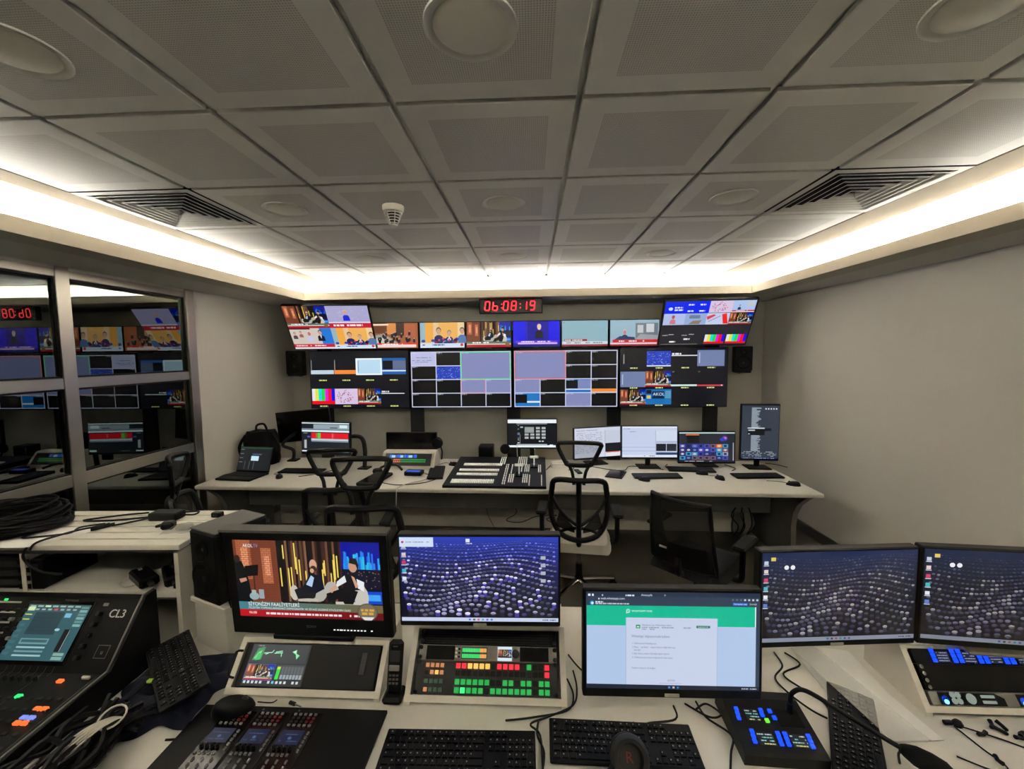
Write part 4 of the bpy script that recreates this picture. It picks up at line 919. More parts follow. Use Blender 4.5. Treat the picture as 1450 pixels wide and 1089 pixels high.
mouse('black mouse beside the upper left corner of the vision mixer', (-.83, 4.24, ZD), 1.2, cable=[(0, .05, .015), (.03, .12, .006), (-.05, .15, .006)])
# vision mixer
o = thing('vision_mixer', 'large black vision mixer with rows of white keys on the far desk', 'vision mixer', (-.325, 3.92, ZD), DR)
WM, DM = .91, .84
tm = math.atan2(.035, DM)
MB().prism([(-DM/2, 0), (-DM/2, .022), (DM/2, .065), (DM/2, 0)], -WM/2, WM/2).build('body', 'black', o)
TM_ = T(0, 0, .0435) @ RX(math.atan2(.043, DM)); kb = MB(); r = random.Random(3)
def mk(u, v, su, sv): kb.box(((u-.5)*WM, (.5-v)*DM, .004), (su, sv, .010), 0, TM_)
for v, x0 in ((.32, .085), (.52, .07), (.66, .065), (.86, .05)):
    for i in range(24): mk(x0+i*.0178+.02, v, .0115, .05 if v > .4 else .055)
    if v > .8:
        for i in range(24): mk(x0+i*.0178+.02, v+.055, .010, .03)
for i in range(3):
    for j in range(4): mk(.50+i*.022, .06+j*.07, .009, .04)
for i in range(2):
    for j in range(9): mk(.575+i*.02, .33+j*.075, .008, .035)
for i in range(5):
    for j in range(4): mk(.70+i*.022, .05+j*.075, .008, .055)
for x0, y0, nx, ny in ((.63, .68, 3, 4), (.64, .34, 1, 5), (.745, .34, 1, 5), (.78, .34, 3, 4), (.77, .68, 3, 4), (.835, .7, 1, 5), (.925, .35, 2, 4), (.955, .7, 1, 5)):
    for i in range(nx):
        for j in range(ny): mk(x0+i*.02, y0+j*.065, .009, .038)
stuff(kb.build('key_rows', 'white_key', o, recalc=False))
for u, v in ((.725, .66), (.875, .36)):
    MB().box(((u-.5)*WM, (.5-v)*DM, .006), (.07, .11, .012), .003, TM_).build('fader_slot', 'black_gloss', o)
    lv = MB().cyl(((u-.5)*WM, (.5-v)*DM, .01), ((u-.5)*WM, (.5-v)*DM+.02, .085), .006, None, 8, TM_).build('fader_lever', 'white_key', o, True); MB().box(((u-.5)*WM, (.5-v)*DM+.02, .09), (.085, .022, .022), .004, TM_).build('lever_bar', 'white_key', lv)
o = thing('speaker_box', 'small black desktop speaker cube behind the vision mixer', 'loudspeaker', (-.50, 4.45, ZD), .0)
MB().box((0, 0, .085), (.16, .15, .17), .008).build('cabinet', 'black', o); MB().box((0, -.077, .085), (.13, .004, .14), .002).build('grille', 'black_soft', o)
o, M = monitor('monitor with grey button grid behind the vision mixer', (0.0, 4.46, ZD), 0, .54, .325, lambda c: rows_app(c, 'grid'), .14, stand='foot', yb=-.06, bez=(.008, .006, .016), neck_y=.04)
cable_thing('thin white cable hanging in front of the button grid monitor', [(-.16, 4.36, .95), (-.16, 4.35, .86), (-.155, 4.33, .82)], .003, 'cable_white')
o = thing('headphones', 'black headphones hanging beside the button grid monitor', 'headphones', (-.29, 4.40, .76))
MB().lathe([(.001, 0), (.05, 0), (.056, .015), (.045, .035), (.001, .036)], 20, T(0, 0, .13) @ RX(PI/2)).build('ear_cup', 'foam', o, True); MB().tube(smooth_path([(.02, 0, .10), (.05, 0, .05), (.08, 0, .01)]), .010, 6).build('headband', 'black', o, True)
# right half of the far desk
monitor('left of the two white spreadsheet monitors, turned inwards', (.676, 4.32, ZD), .28, .53, .335, lambda c: rows_app(c, 'sheet'), .062, tilt=.03, yb=-.03, neck_y=.04)
monitor('right of the two white spreadsheet monitors, facing straight ahead', (1.18, 4.20, ZD), 0, .56, .337, lambda c: rows_app(c, 'sheet2'), .096, tilt=.04, yb=-.045, neck_y=.04)
monitor('low monitor with many picture tiles between the spreadsheet and upright monitors', (1.777, 4.26, ZD), 0, .57, .328, lambda c: rows_app(c, 'media'), .03, tilt=.05, yb=-.03, neck_y=.04)
monitor('tall upright rotated monitor at the right end of the far desk', (2.255, 4.18, ZD), -.08, .36, .565, lambda c: rows_app(c, 'portrait'), .084, tilt=.0, yb=-.035, neck_y=.03)
keyboard('black keyboard in front of the white spreadsheet monitors', (1.165, 3.85, ZD), .03, detail=False)
keyboard('black keyboard directly below the picture tile display', (1.56, 4.07, ZD), -.10, detail=False)
keyboard('black keyboard in front of the tall upright monitor', (2.09, 3.87, ZD), .05, detail=False)
mouse('black mouse just left below the spreadsheet keyboard', (1.02, 3.745, ZD), .9)
mouse('black mouse at the right end of the picture tile keyboard', (1.62, 3.95, ZD), 1.3)
mouse('black mouse on the far desk between the picture tile keyboard and the right keyboard', (1.72, 3.80, ZD), .3, cable=[(0, .05, .015), (-.03, .1, .008), (-.06, .15, .006)])
mouse('black mouse alone at the far right corner of the far desk', (2.27, 3.63, ZD), 1.1, cable=[(0, .05, .015), (.04, .12, .008), (.02, .2, .006)])
tag(MB().box((0, 0, .008), (.05, .13, .016), .005).build('remote_control', 'black', None, loc=(.45, 4.0, ZD)), 'small black remote standing out on the far desk right of the mixer', 'remote'); bpy.data.objects['remote_control'].rotation_euler.z = .2
o = thing('tablet', 'black tablet lying flat left of the spreadsheet keyboard', 'tablet', (.80, 3.92, ZD), -.4); MB().box((0, 0, .006), (.16, .24, .012), .004).build('body', 'black', o); MB().box((0, 0, .0125), (.14, .21, .001)).build('glass', 'black_gloss', o)
o = thing('paper_box', 'small white box behind the vision mixer, right side', 'box', (.28, 4.20, ZD), .1); MB().box((0, 0, .022), (.17, .12, .044), .003).build('carton', 'paper', o); MB().box((0, 0, .0455), (.16, .03, .002)).build('tape', 'pale_tag', o)
for k, (lb, pts) in enumerate((('black cable loop on the far desk under the spreadsheet monitors', [(.55, 4.25, .757), (.7, 4.12, .757), (.9, 4.05, .757), (1.0, 4.2, .757), (1.2, 4.16, .757), (1.3, 4.08, .757)]), ('thin black cable from the upright monitor running towards the right wall', [(2.42, 4.33, .757), (2.5, 4.28, .757), (2.55, 4.18, .757)]), ('black cable behind the picture tile keyboard', [(1.40, 4.28, .757), (1.35, 4.18, .757), (1.38, 4.10, .757)]), ('cable outline around the white box right of the vision mixer', [(.14, 4.06, .757), (.24, 4.32, .757), (.38, 4.32, .757), (.42, 4.12, .757), (.36, 4.06, .757)]), ('cable at the right foot of the picture tile display', [(1.95, 4.05, .757), (2.02, 4.14, .757), (1.98, 4.28, .757)]), ('cable running from the laptop towards the wall', [(-3.0, 3.72, .757), (-3.02, 3.85, .757), (-2.92, 3.95, .757)]), ('thin cable along the desk between mouse and left chairs', [(-2.25, 3.80, .757), (-2.1, 3.9, .757), (-2.0, 4.05, .757)]))): cable_thing(lb, pts, .004)
# ------------------------------------------------------------------ chairs
def star_base(o, chrome=True, r=.30, rot=0.0):
    m_ = 'chrome' if chrome else 'black'
    for k in range(5):
        a_ = rot+k*2*PI/5; d = Vector((math.cos(a_), math.sin(a_), 0))
        MB().tube([d*.03+Vector((0, 0, .105)), d*.16+Vector((0, 0, .095)), d*r+Vector((0, 0, .075))], [.022, .018, .013], 8).build('base_leg', m_, o, True)
        t = d.cross(Vector((0, 0, 1))); c0 = d*r+Vector((0, 0, .028))
        cs = MB().cyl(c0-t*.022, c0-t*.006, .028, None, 14).cyl(c0+t*.006, c0+t*.022, .028, None, 14).cyl(c0+Vector((0, 0, .02)), c0+Vector((0, 0, .05)), .012, None, 8).build('caster', 'black', o, True)
    MB().cyl((0, 0, .09), (0, 0, .24), .028, .026, 14).build('gas_cover', 'black', o, True); MB().cyl((0, 0, .24), (0, 0, .40), .017, None, 12).build('gas_lift', m_, o, True)
    MB().box((0, -.02, .41), (.16, .22, .05), .012).build('mechanism', 'black', o)
def armrest(o, s_, full=True):
    MB().tube(smooth_path([(s_*.20, .0, .425), (s_*.285, 0, .43), (s_*.295, 0, .52), (s_*.295, 0, .655)]), .019, 8).build('arm_post', 'black', o, True)
    MB().box((s_*.295, .03, .668), (.085, .26, .028), .012).build('arm_pad', 'black_soft', o)
def seat_mesh(w_=.49, d_=.47, th=.075):
    b = MB()
    def fn(u, v):
        x = (u-.5)*w_; y = (v-.5)*d_; e = min(min(u, 1-u)/.16, min(v, 1-v)/.16, 1); z = .43+th*(1-(1-e)**2)**.5-.02*math.sin(PI*u)*math.sin(PI*v)
        rx = 1-.12*(abs(v-.5)*2)**4; return (x*rx, y, z)
    b.grid(fn, 16, 16); b.box((0, 0, .432), (w_*.9, d_*.9, .02), .006); return b
def mesh_chair(label, loc, rz, seatm='seat_grey', headrest=True, chrome=True):
    o = thing('office_chair', label, 'chair', (loc[0], loc[1], 0), rz)
    star_base(o, chrome, rot=.35)
    seat_mesh().build('seat', seatm, o, True)
    for s_ in (-1, 1): armrest(o, s_)
    # back frame lies near y=-.25, leaning back a little
    def B(x, z): return (x, -.235-.16*max(0, z-.6)+.05*math.cos(PI*x/.5)*-.6+.05*(abs(x)/.22)**2, z)
    loop = [(-.165, 1.0), (0, 1.012), (.165, 1.0), (.195, .93), (.205, .80), (.195, .68), (.13, .575), (0, .545), (-.13, .575), (-.195, .68), (-.205, .80), (-.195, .93)]
    P = [Vector(B(*p)) for p in loop]; n = len(P); PP = []
    for i in range(n):
        a_, b_, c_, d_ = P[i-1], P[i], P[(i+1) % n], P[(i+2) % n]
        for k in range(4):
            t = k/4; PP.append(0.5*((2*b_)+(c_-a_)*t+(2*a_-5*b_+4*c_-d_)*t*t+(3*b_-a_-3*c_+d_)*t**3))
    bf = MB().tube(PP, .0205, 8, True).build('back_frame', 'black', o, True)
    MB().tube(smooth_path([B(0, 1.0), B(0, .88), B(0, .72), B(0, .60), (0, -.20, .48), (0, -.10, .42)]), .02, 8).build('spine', 'black', o, True)
    for s_ in (-1, 1): MB().tube(smooth_path([B(s_*.195, .86), B(s_*.13, .76), B(s_*.04, .68), B(0, .66)]), .013, 7).build('back_rib', 'black', o, True); MB().tube(smooth_path([B(s_*.15, .585), B(s_*.07, .63), B(0, .64)]), .012, 7).build('back_rib', 'black', o, True)
    b = MB(); cen = Vector(B(0, .78)); b.add([cen]+PP, [(0, i+1, (i+1) % len(PP)+1) for i in range(len(PP))]); b.build('back_mesh', 'mesh_grey', o, True, recalc=False)
    for s_ in (-1, 1): MB().grid(lambda u, v: tuple(Vector(B(s_*(.03+.145*u*(1-.25*v)), .605+.03*u+(.05+.12*u)*v*.8))+Vector((0, -.012, 0))), 8, 5).build('lumbar_pad', 'mesh_black', o, True, recalc=False)
    if headrest:
        def Hh(x, z): return (x, -.30-.12*(z-1.1)+.04*(abs(x)/.14)**2, z)
        hl = [(-.145, 1.27), (0, 1.285), (.145, 1.27), (.15, 1.235), (.10, 1.14), (.07, 1.115), (-.07, 1.115), (-.10, 1.14), (-.15, 1.235)]
        HP = smooth_path([Hh(*p) for p in hl]+[Hh(*hl[0])], 4)[:-1]
        hr = MB().tube(HP, .0155, 8, True).build('headrest_frame', 'black', o, True)
        c_ = Vector(Hh(0, 1.2)); MB().add([c_]+HP, [(0, i+1, (i+1) % len(HP)+1) for i in range(len(HP))]).build('headrest_mesh', 'mesh_grey', hr, True, recalc=False)
        for s_ in (-1, 1): MB().tube(smooth_path([Hh(s_*.09, 1.14), (s_*.05, -.30, 1.07), B(s_*.035, .98)]), .012, 7).build('headrest_strut', 'black', o, True)
    return o
mesh_chair('black mesh chair with headrest at the right of the vision mixer', (.37, 3.22), -.12)
mesh_chair('nearest black mesh chair with headrest, behind the left broadcast monitor', (-.99, 2.54), .05).scale = (1.05, 1.0, 1.045)
mesh_chair('black mesh chair with headrest half hidden behind another, facing the red timeline monitor', (-1.40, 2.98), .12)
mesh_chair('black mesh chair with headrest beside the glass partition, seen from the side', (-2.02, 2.62), -1.15)
# plain task chair
o = thing('office_chair', 'low black task chair turned away beside the right end of the far desk', 'chair', (1.15, 2.86, 0), -.78)
star_base(o, False, rot=.9); seat_mesh(.5, .49, .085).build('seat', 'seat_black', o, True)
for s_ in (-1, 1): armrest(o, s_)
def BB(u, v):
    x = (u-.5)*(.44-.06*v); z = .50+.47*v; return (x, -.26-.08*v-.05*math.sin(PI*v)*.3+.06*((u-.5)*2)**2, z)
bk = MB(); bk.grid(BB, 14, 12).build('back_mesh', 'mesh_black', o, True, recalc=False)
ring_ = [BB(i/10, 1) for i in range(11)]+[BB(1, 1-i/10) for i in range(1, 11)]+[BB(1-i/10, 0) for i in range(1, 11)]+[BB(0, i/10) for i in range(1, 10)]
MB().tube(ring_, .014, 8, True).build('back_frame', 'black', o, True)
MB().grid(lambda u, v: tuple(Vector(BB(.08+.84*u, .02+.36*v))+Vector((0, -.012, 0))), 10, 6).build('lumbar_panel', 'black', o, True, recalc=False)
MB().box((-.09, -.315, .63), (.05, .004, .012)).build('maker_tag', 'pale_tag', o)
MB().tube(smooth_path([(0, -.285, .58), (0, -.27, .47), (0, -.14, .42)]), .024, 8).build('back_bar', 'black', o, True)
tag(MB().box((0, 0, .006), (.09, .05, .012), .002).build('cable_label', 'yellow', None, loc=(1.55, 2.52, 0)), 'small yellow piece lying on the floor beside the black task chair', 'label'); bpy.data.objects['cable_label'].rotation_euler.z = .5
# ------------------------------------------------------------------ near console desk
o = thing('console_desk', 'long beige near console desk with racks and monitors', 'desk', (0, 1.27, 0))
MB().box((.05, .0, ZD-.0175), (4.9, 1.14, .035), .006).build('worktop', 'desk', o)
for x in (-2.36, -1.2, 0, 1.2, 2.46): MB().box((x, .0, .357), (.035, 1.0, .714)).build('support_panel', 'desk_edge', o)
MB().box((.05, .52, .40), (4.8, .02, .6)).build('rear_panel', 'desk_edge', o)
# sloped rack turrets
def rack(label, x, y0, w_, d_, h_, front, name='rack_turret'):
    o = thing(name, label, 'rack', (x, y0, ZD)); t = .019
    sl = math.atan2(h_-front, d_); L_ = math.hypot(d_, h_-front)
    for s_ in (-1, 1): MB().prism([(0, 0), (0, front), (d_, h_), (d_+.14, h_), (d_+.14, 0)], s_*w_/2-(t if s_ > 0 else 0), s_*w_/2+(0 if s_ > 0 else t)).build('side_panel', 'desk_edge', o)
    MB().box((0, d_+.07, h_-.009), (w_-2*t, .14, .018)).build('top_panel', 'desk_edge', o)
    MB().box((0, d_+.131, h_/2-.009), (w_-2*t, .018, h_-.018)).build('back_panel', 'desk_edge', o)
    M = T(0, 0, front) @ RX(sl)              # local: x across, y up the slope, z out of the face
    return o, M, L_
SX = math.pi/2
def face(M, x, y, z=0.0): return M @ T(x, y, z)
def facecv(c, o, M, x, y, z, name='screen', material='picture'):
    return c.build(name, o, M @ T(x, y, z) @ RX(-SX), material)
# left turret with waveform monitor
o, M, L_ = rack('beige sloped rack with waveform display below the broadcast monitor', -.793, 1.285, .545, .115, .137, .012)
MB().box((0, .010, -.008), (.507, .020, .016), 0, M).build('front_rail', 'desk_edge', o); MB().box((0, L_-.008, -.008), (.507, .016, .016), 0, M).build('top_rail', 'desk_edge', o)
wv = thing('waveform_unit', 'black rack unit with green waveform picture and blank right half', 'rack unit', (-.793, 1.285, ZD))
yc = .020+(L_-.036)/2; hh = L_-.038
MB().box((0, yc, -.014), (.49, hh, .03), .002, M).build('panel', 'black', wv)
c = CV(.215, hh*.93); c.rect(0, 0, 1, 1, (30, 34, 38)); c.rect(0, 0, .97, .46, (44, 50, 56)); c.dash(.03, .2, .04, .03, (120, 130, 130), 2)
c.poly([(.05, .4), (.1, .1), (.22, .06), (.2, .38)], (60, 140, 90)); c.poly([(.07, .36), (.12, .2), (.18, .14), (.16, .36)], (110, 210, 140)); c.poly([(.1, .4), (.13, .22), (.19, .25), (.18, .38)], (60, 190, 100))
for a_ in ((.22, .22, .36, .2), (.36, .2, .38, .14), (.4, .22, .54, .2), (.42, .19, .53, .16), (.52, .2, .53, .3), (.25, .25, .3, .22)): c.line(*a_, .022, (150, 226, 190))
c.poly([(.70, .18), (.77, .12), (.78, .22), (.84, .26), (.8, .36), (.77, .24)], (120, 220, 160)); c.poly([(.71, .17), (.76, .16), (.76, .2)], (200, 240, 220))
studio(c.sub(.02, .49, .48, .86)); c.frame(.01, .48, .49, .87, .012, (50, 90, 180)); c.rect(.52, .5, .98, .84, (60, 66, 70)); c.rect(.53, .58, .585, .84, (40, 220, 60)); c.rect(.53, .54, .585, .6, (190, 220, 60))
for i in range(7): c.rect(.61+i*.053, .73, .65+i*.053, .83, (150, 160, 170)); c.rect(.61+i*.053, .54, .65+i*.053, .72, (84, 92, 96))
for i in range(14):
    if i not in (5, 11): c.rect(.03+i*.067, .88, .068+i*.067, .94, (206, 212, 216) if i != 7 else (110, 190, 226))
facecv(c, wv, M, -.115, yc, .0025)
MB().box((.195, yc+.01, .002), (.02, hh*.5, .004), .001, M).build('button_strip', 'dark_grey', wv)
MB().tube(smooth_path([M @ Vector((-.258, yc-.04, 0)), M @ Vector((-.262, yc-.03, .03)), M @ Vector((-.262, yc+.03, .03)), M @ Vector((-.258, yc+.04, 0))]), .004, 6).build('handle', 'black', wv, True)
# centre turret with router panel
o, M, L_ = rack('beige sloped rack with green and red lit key panel below the blue desktop monitor', -.162, 1.277, .545, .15, .182, .012)
MB().box((0, .010, -.008), (.507, .020, .016), 0, M).build('front_rail', 'desk_edge', o); MB().box((0, L_-.006, -.008), (.507, .012, .016), 0, M).build('top_rail', 'desk_edge', o)
RX0 = -.162
U = (L_-.034)/4.0; y0 = .021
pn = thing('blank_panel', 'black ribbed blank panel at the top of the lit key rack', 'rack unit', (RX0, 1.277, ZD)); MB().box((0, y0+3.5*U, -.012), (.484, U-.002, .024), .001, M).build('plate', 'black_soft', pn)
for k in range(6): MB().box((0, y0+3.08*U+k*U*.16, .001), (.44, .002, .002), 0, M).build('rib', 'black', pn)
mon = thing('audio_monitor_unit', 'silver rack unit with green level meters and tiny picture screen', 'rack unit', (RX0, 1.277, ZD)); MB().box((0, y0+2.5*U, -.012), (.484, U-.002, .024), .001, M).build('faceplate', 'grey_plastic', mon)
for x in (-.165, .165): MB().box((x, y0+2.5*U, .001), (.10, U*.86, .004), .001, M).build('grille', 'black_soft', mon)
c = CV(.09, U*.72); c.rect(0, 0, 1, 1, (24, 26, 26))
for j in range(2):
    for i in range(15): c.rect(.02+i*.064, .08+j*.5, .072+i*.064, .42+j*.5, (40, 226, 110) if i < 11 else (240, 170, 80))
facecv(c, mon, M, -.045, y0+2.5*U, .0015, 'level_meter')
c = CV(.05, U*.86); c.rect(0, 0, 1, 1, (206, 226, 236)); studio(c.sub(.02, .18, .98, .78), lower=False); facecv(c, mon, M, .062, y0+2.5*U, .0015)
MB().lathe([(.013, 0), (.013, .012), (.010, .014), (.001, .014)], 18, M @ T(.100, y0+2.5*U, 0)).build('knob', 'knob', mon, True); MB().lathe([(.003, 0), (.003, .004), (.001, .004)], 10, M @ T(-.125, y0+2.5*U, 0)).build('jack', 'black', mon)
for i in range(6): MB().box((-.110+(i % 2)*.011, y0+2.26*U+(i//2)*U*.24, .001), (.007, .006, .004), .001, M).build('small_button', 'white_plastic' if i % 2 == 0 else 'black', mon)
rp = thing('router_panel', 'dark router panel with rows of green and red lit square keys', 'rack unit', (RX0, 1.277, ZD)); MB().box((0, y0+U, -.012), (.484, 2*U-.002, .024), .001, M).build('faceplate', 'dark_grey', rp)
emis('key_red', (240, 40, 62), 1.0); emis('key_amber', (245, 190, 90), 1.1); emis('key_green', (34, 190, 84), .75); emis('key_green_hot', (60, 255, 130), 1.3); emis('key_dim', (74, 110, 84), .35); emis('key_orange', (226, 150, 100), .7)
keym = {k: MB().box((0, 0, .003), (.0165, .0165, .006), .001).mesh('lit_key', k) for k in ('key_red', 'key_amber', 'key_green', 'key_green_hot', 'key_dim', 'key_orange', 'black')}
def lit(par, M_, x, y, k, s_=1.0, nm_='lit_key'):
    q = link(nm_, keym[k], par); q.matrix_local = M_ @ T(x, y, 0) @ Matrix.Diagonal((s_, s_, 1, 1)); return q
ky = [y0+1.72*U, y0+1.30*U, y0+.78*U, y0+.30*U]; kx = lambda i: -.098+i*.0204
R1 = 'rraaaa.rrrr.g..r'; R2 = '...............r'; R3 = 'gggggg..gg.gg.gg'; R4 = 'gGggg.ggggggg.gg'
for yy, row in zip(ky, (R1, R2, R3, R4)):
    for i, ch in enumerate(row): lit(rp, M, kx(i), yy, {'r': 'key_red', 'a': 'key_amber', 'g': 'key_green', 'G': 'key_green_hot', '.': 'black'}[ch], .95)
for j, row in enumerate(('oooo', '.oAo', 'dddd', 'rddd')):
    for i, ch in enumerate(row): lit(rp, M, -.205+i*.017, ky[j], {'o': 'key_orange', '.': 'black', 'A': 'key_amber', 'd': 'key_dim', 'r': 'key_orange'}[ch], .72)
for nm_, yy in (('thumb_screw', y0+.15*U), ('thumb_screw', y0+1.9*U), ('thumb_screw', y0+2.2*U), ('thumb_screw', y0+2.8*U), ('thumb_screw', y0+3.2*U), ('thumb_screw', y0+3.8*U)):
    for s_ in (-1, 1): MB().lathe([(.0065, 0), (.0065, .007), (.005, .009), (.001, .009)], 12, M @ T(s_*.236, yy, .0)).build(nm_, 'black', rp if yy < y0+2*U else (mon if yy < y0+3*U else pn), True)
# right turret with intercom keys
o, M, L_ = rack('beige sloped rack with blue lit intercom keys at the right edge', 1.525, 1.295, .545, .11, .162, .014)
MB().box((0, .009, -.008), (.507, .018, .016), 0, M).build('front_rail', 'desk_edge', o); MB().box((0, L_-.005, -.008), (.507, .010, .016), 0, M).build('top_rail', 'desk_edge', o)
emis('key_blue', (20, 70, 255), 1.5); keym['key_blue'] = MB().box((0, 0, .003), (.0165, .0165, .006), .001).mesh('blue_key', 'key_blue')
U = (L_-.030)/4.0; y0 = .019
ic = thing('talkback_unit', 'black intercom panel with groups of blue lit keys in the right rack', 'rack unit', (1.525, 1.295, ZD)); MB().box((0, y0+3.45*U, -.012), (.484, U*1.1, .024), .001, M).build('faceplate', 'black', ic)
for gx in (-.178, -.112, -.092, -.03, -.010, .052, .072, .16, .18):
    for j in range(3): lit(ic, M, gx, y0+3.18*U+j*.0135, 'key_blue', .75, 'blue_key')
for gx in (-.147, -.062, .02, .11):
    c = CV(.04, U*.8); c.rect(0, 0, 1, 1, (34, 36, 54))
    for j in range(4): c.dash(.08, .92, .15+j*.24, .08, (150, 156, 190), j+int(gx*100), .9)
    facecv(c, ic, M, gx, y0+3.45*U, .0015, 'name_display')
bl = thing('blank_panel', 'glossy black blank panel below the blue intercom keys', 'rack unit', (1.525, 1.295, ZD)); MB().box((0, y0+1.95*U, -.012), (.484, U*1.85, .024), .001, M).build('plate', 'black_gloss', bl)
for j in range(4): MB().lathe([(.006, 0), (.006, .005), (.001, .006)], 12, M @ T(-.232, y0+(1.25+.48*j)*U, 0)).build('screw', 'chrome', bl, True)
hp = thing('headphone_amplifier', 'grey and black rack unit with glowing blue lamps at the bottom of the right rack', 'rack unit', (1.525, 1.295, ZD)); MB().box((0, y0+.5*U, -.012), (.484, U-.002, .024), .001, M).build('faceplate', 'silver', hp)
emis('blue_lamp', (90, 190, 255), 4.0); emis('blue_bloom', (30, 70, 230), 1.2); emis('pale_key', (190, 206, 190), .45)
for gx in (-.10, .14):
    MB().prism([(-.115, -U*.42), (.085, -U*.42), (.085, U*.1), (.06, U*.42), (-.115, U*.42)], 0, .0015, 'z', M @ T(gx, y0+.5*U, .0005)).build('black_inlay', 'black', hp)
    MB().lathe([(.006, 0), (.006, .004), (.001, .006)], 14, M @ T(gx-.098, y0+.28*U, .001)).build('lamp', 'blue_lamp', hp, True); MB().lathe([(.011, 0), (.011, .001), (.001, .001)], 16, M @ T(gx-.098, y0+.42*U, .001)).build('lamp_bloom', 'blue_bloom', hp)  # flat disc around each lamp paints its bloom as a glowing surface
    for i in range(4): MB().lathe([(.0085, 0), (.0085, .003), (.001, .004)], 14, M @ T(gx-.072+(i % 2)*.016, y0+.34*U+(i//2)*.016, .001)).build('round_key', 'pale_key', hp, True)
    MB().lathe([(.015, 0), (.013, .004), (.001, .005)], 20, M @ T(gx-.018, y0+.52*U, .001)).build('dial', 'pale_key', hp, True)
    for i in range(2): MB().box((gx+.035, y0+.32*U+i*U*.38, .002), (.042, U*.2, .004), .001, M).build('label_key', 'pale_key', hp)
# ------------------------------------------------------------------ near monitors
o = thing('broadcast_monitor', 'black broadcast monitor with grey hood showing a studio talk show', 'monitor', (-.798, 1.386, ZD+.138), -.02)
M = T(0, 0, .019) @ RX(.07)
W_, H_ = .600, .400
MB().box((0, .018, H_/2), (W_, .036, H_), .005, M).box((0, .075, H_/2-.045), (W_*.8, .09, H_*.66), .02, M).build('housing', 'black', o)
MB().prism([(-.012, H_), (-.012, H_+.009), (.030, H_+.010), (.030, H_)], -W_/2-.002, W_/2+.002, 'x', M).build('hood', 'visor', o)
for s_ in (-1, 1): MB().prism([(-.012, H_), (-.012, .16), (0, .10), (0, H_)], s_*W_/2-(.004 if s_ > 0 else 0), s_*W_/2+(0 if s_ > 0 else .004), 'x', M).build('side_shade', 'black', o)
c = CV(.531, .299); studio(c, True); c.build('screen', o, M @ T(.003, -.0015, .2185))
c = CV(.07, .014); c.text('SONY', .5, .85, .7, (150, 150, 150), 'c'); c.build('maker_name', o, M @ T(0.0, -.001, .038), 'print')
emis('tiny_led', (235, 240, 235), 1.2)
for i in range(12):
    if i in (10,): continue
    MB().box((.085+i*.0125, -.001, .028), (.006 if i != 2 else .011, .002, .003), 0, M).build('status_lamp', 'tiny_led', o)
MB().box((0, .07, .009), (.30, .14, .018), .003).build('foot', 'black', o)
def desk_wp(b=1.0, tint=1.0, sd=2, note=False):
    def f(c):
        wallpaper(c, 20, b, sd, tint=tint); winbar(c, True, bright=b); icons(c, 5 if note else 6, 1)
        if note: c.rect(.0, .005, .215, .115, (206, 222, 246)); c.ell(.02, .06, .008, .014, (206, 50, 60)); c.dash(.04, .19, .06, .012, (150, 160, 180), 3); c.rect(.42, .02, .445, .06, (226, 230, 240)); c.dash(.40, .46, .075, .012, (200, 206, 220), 2)
        else:
            c.rect(.055, .05, .085, .09, (220, 196, 90)); c.ell(.155, .165, .015, .025, (226, 226, 230)); c.ell(.195, .165, .015, .025, (226, 226, 230))
        for k in range(4 if note else 0): c.rect(.89, .22+k*.09, .92, .26+k*.09, (170, 176, 190))
    return f
monitor('monitor with blue pin wallpaper above the centre rack', (-.179, 1.315, ZD+.182), .02, .54, .322, desk_wp(1.0, 1.0, 2, True), .071, stand=None, tagc=True, bez=(.007, .007, .020), yb=0.0, tilt=-.02)
mon2 = [x for x in bpy.data.objects if x.get('label', '').startswith('monitor with blue pin')][0]
MB().box((0, .165, .12), (.05, .03, .24), .004).box((0, .11, .22), (.05, .14, .05), .004).build('neck', 'silver', mon2); MB().box((0, .185, .006), (.24, .12, .012), .005).build('foot', 'silver', mon2)
MB().box((0, .135, .025), (.545, .012, .05), .003).build('ledge', 'grey_plastic', mon2)
monitor('monitor with a green and white web page in the centre of the near desk', (.428, 1.232, ZD), .01, .548, .346, browser, .097, tilt=.04, bez=(.010, .010, .030), tagc=True, yb=0.0, stand='arm', neck_y=.40)
monitor('left of the two dim wallpaper monitors on the right of the near desk', (1.022, 1.374, ZD), .079, .545, .338, desk_wp(.66, .6, 5), .174, tilt=.01, bez=(.008, .008, .022), tagc=True, stand='arm', neck_y=.38)
monitor('right of the two dim wallpaper monitors, cut off by the picture edge', (1.562, 1.362, ZD+.162), -.085, .545, .338, desk_wp(.60, .55, 5), .020, tilt=.01, bez=(.008, .008, .022), stand='silver', neck_y=.1)
# ------------------------------------------------------------------ near keyboards, phone, panels
keyboard('black full size keyboard in front of the centre rack', (-.22, 1.105, ZD), .02, .45, .14)
keyboard('black full size keyboard below the web page monitor', (.262, 1.155, ZD), -.02, .43, .135)
keyboard('dark keyboard turned upright beside the blue key intercom station', (.955, 1.19, ZD), 1.0, .44, .125)
keyboard('black keyboard lying askew on the navy cloth near the loudspeaker stand', (-1.262, 1.325, ZD+.062), -.72, .40, .135, lean=(.12, -.02))
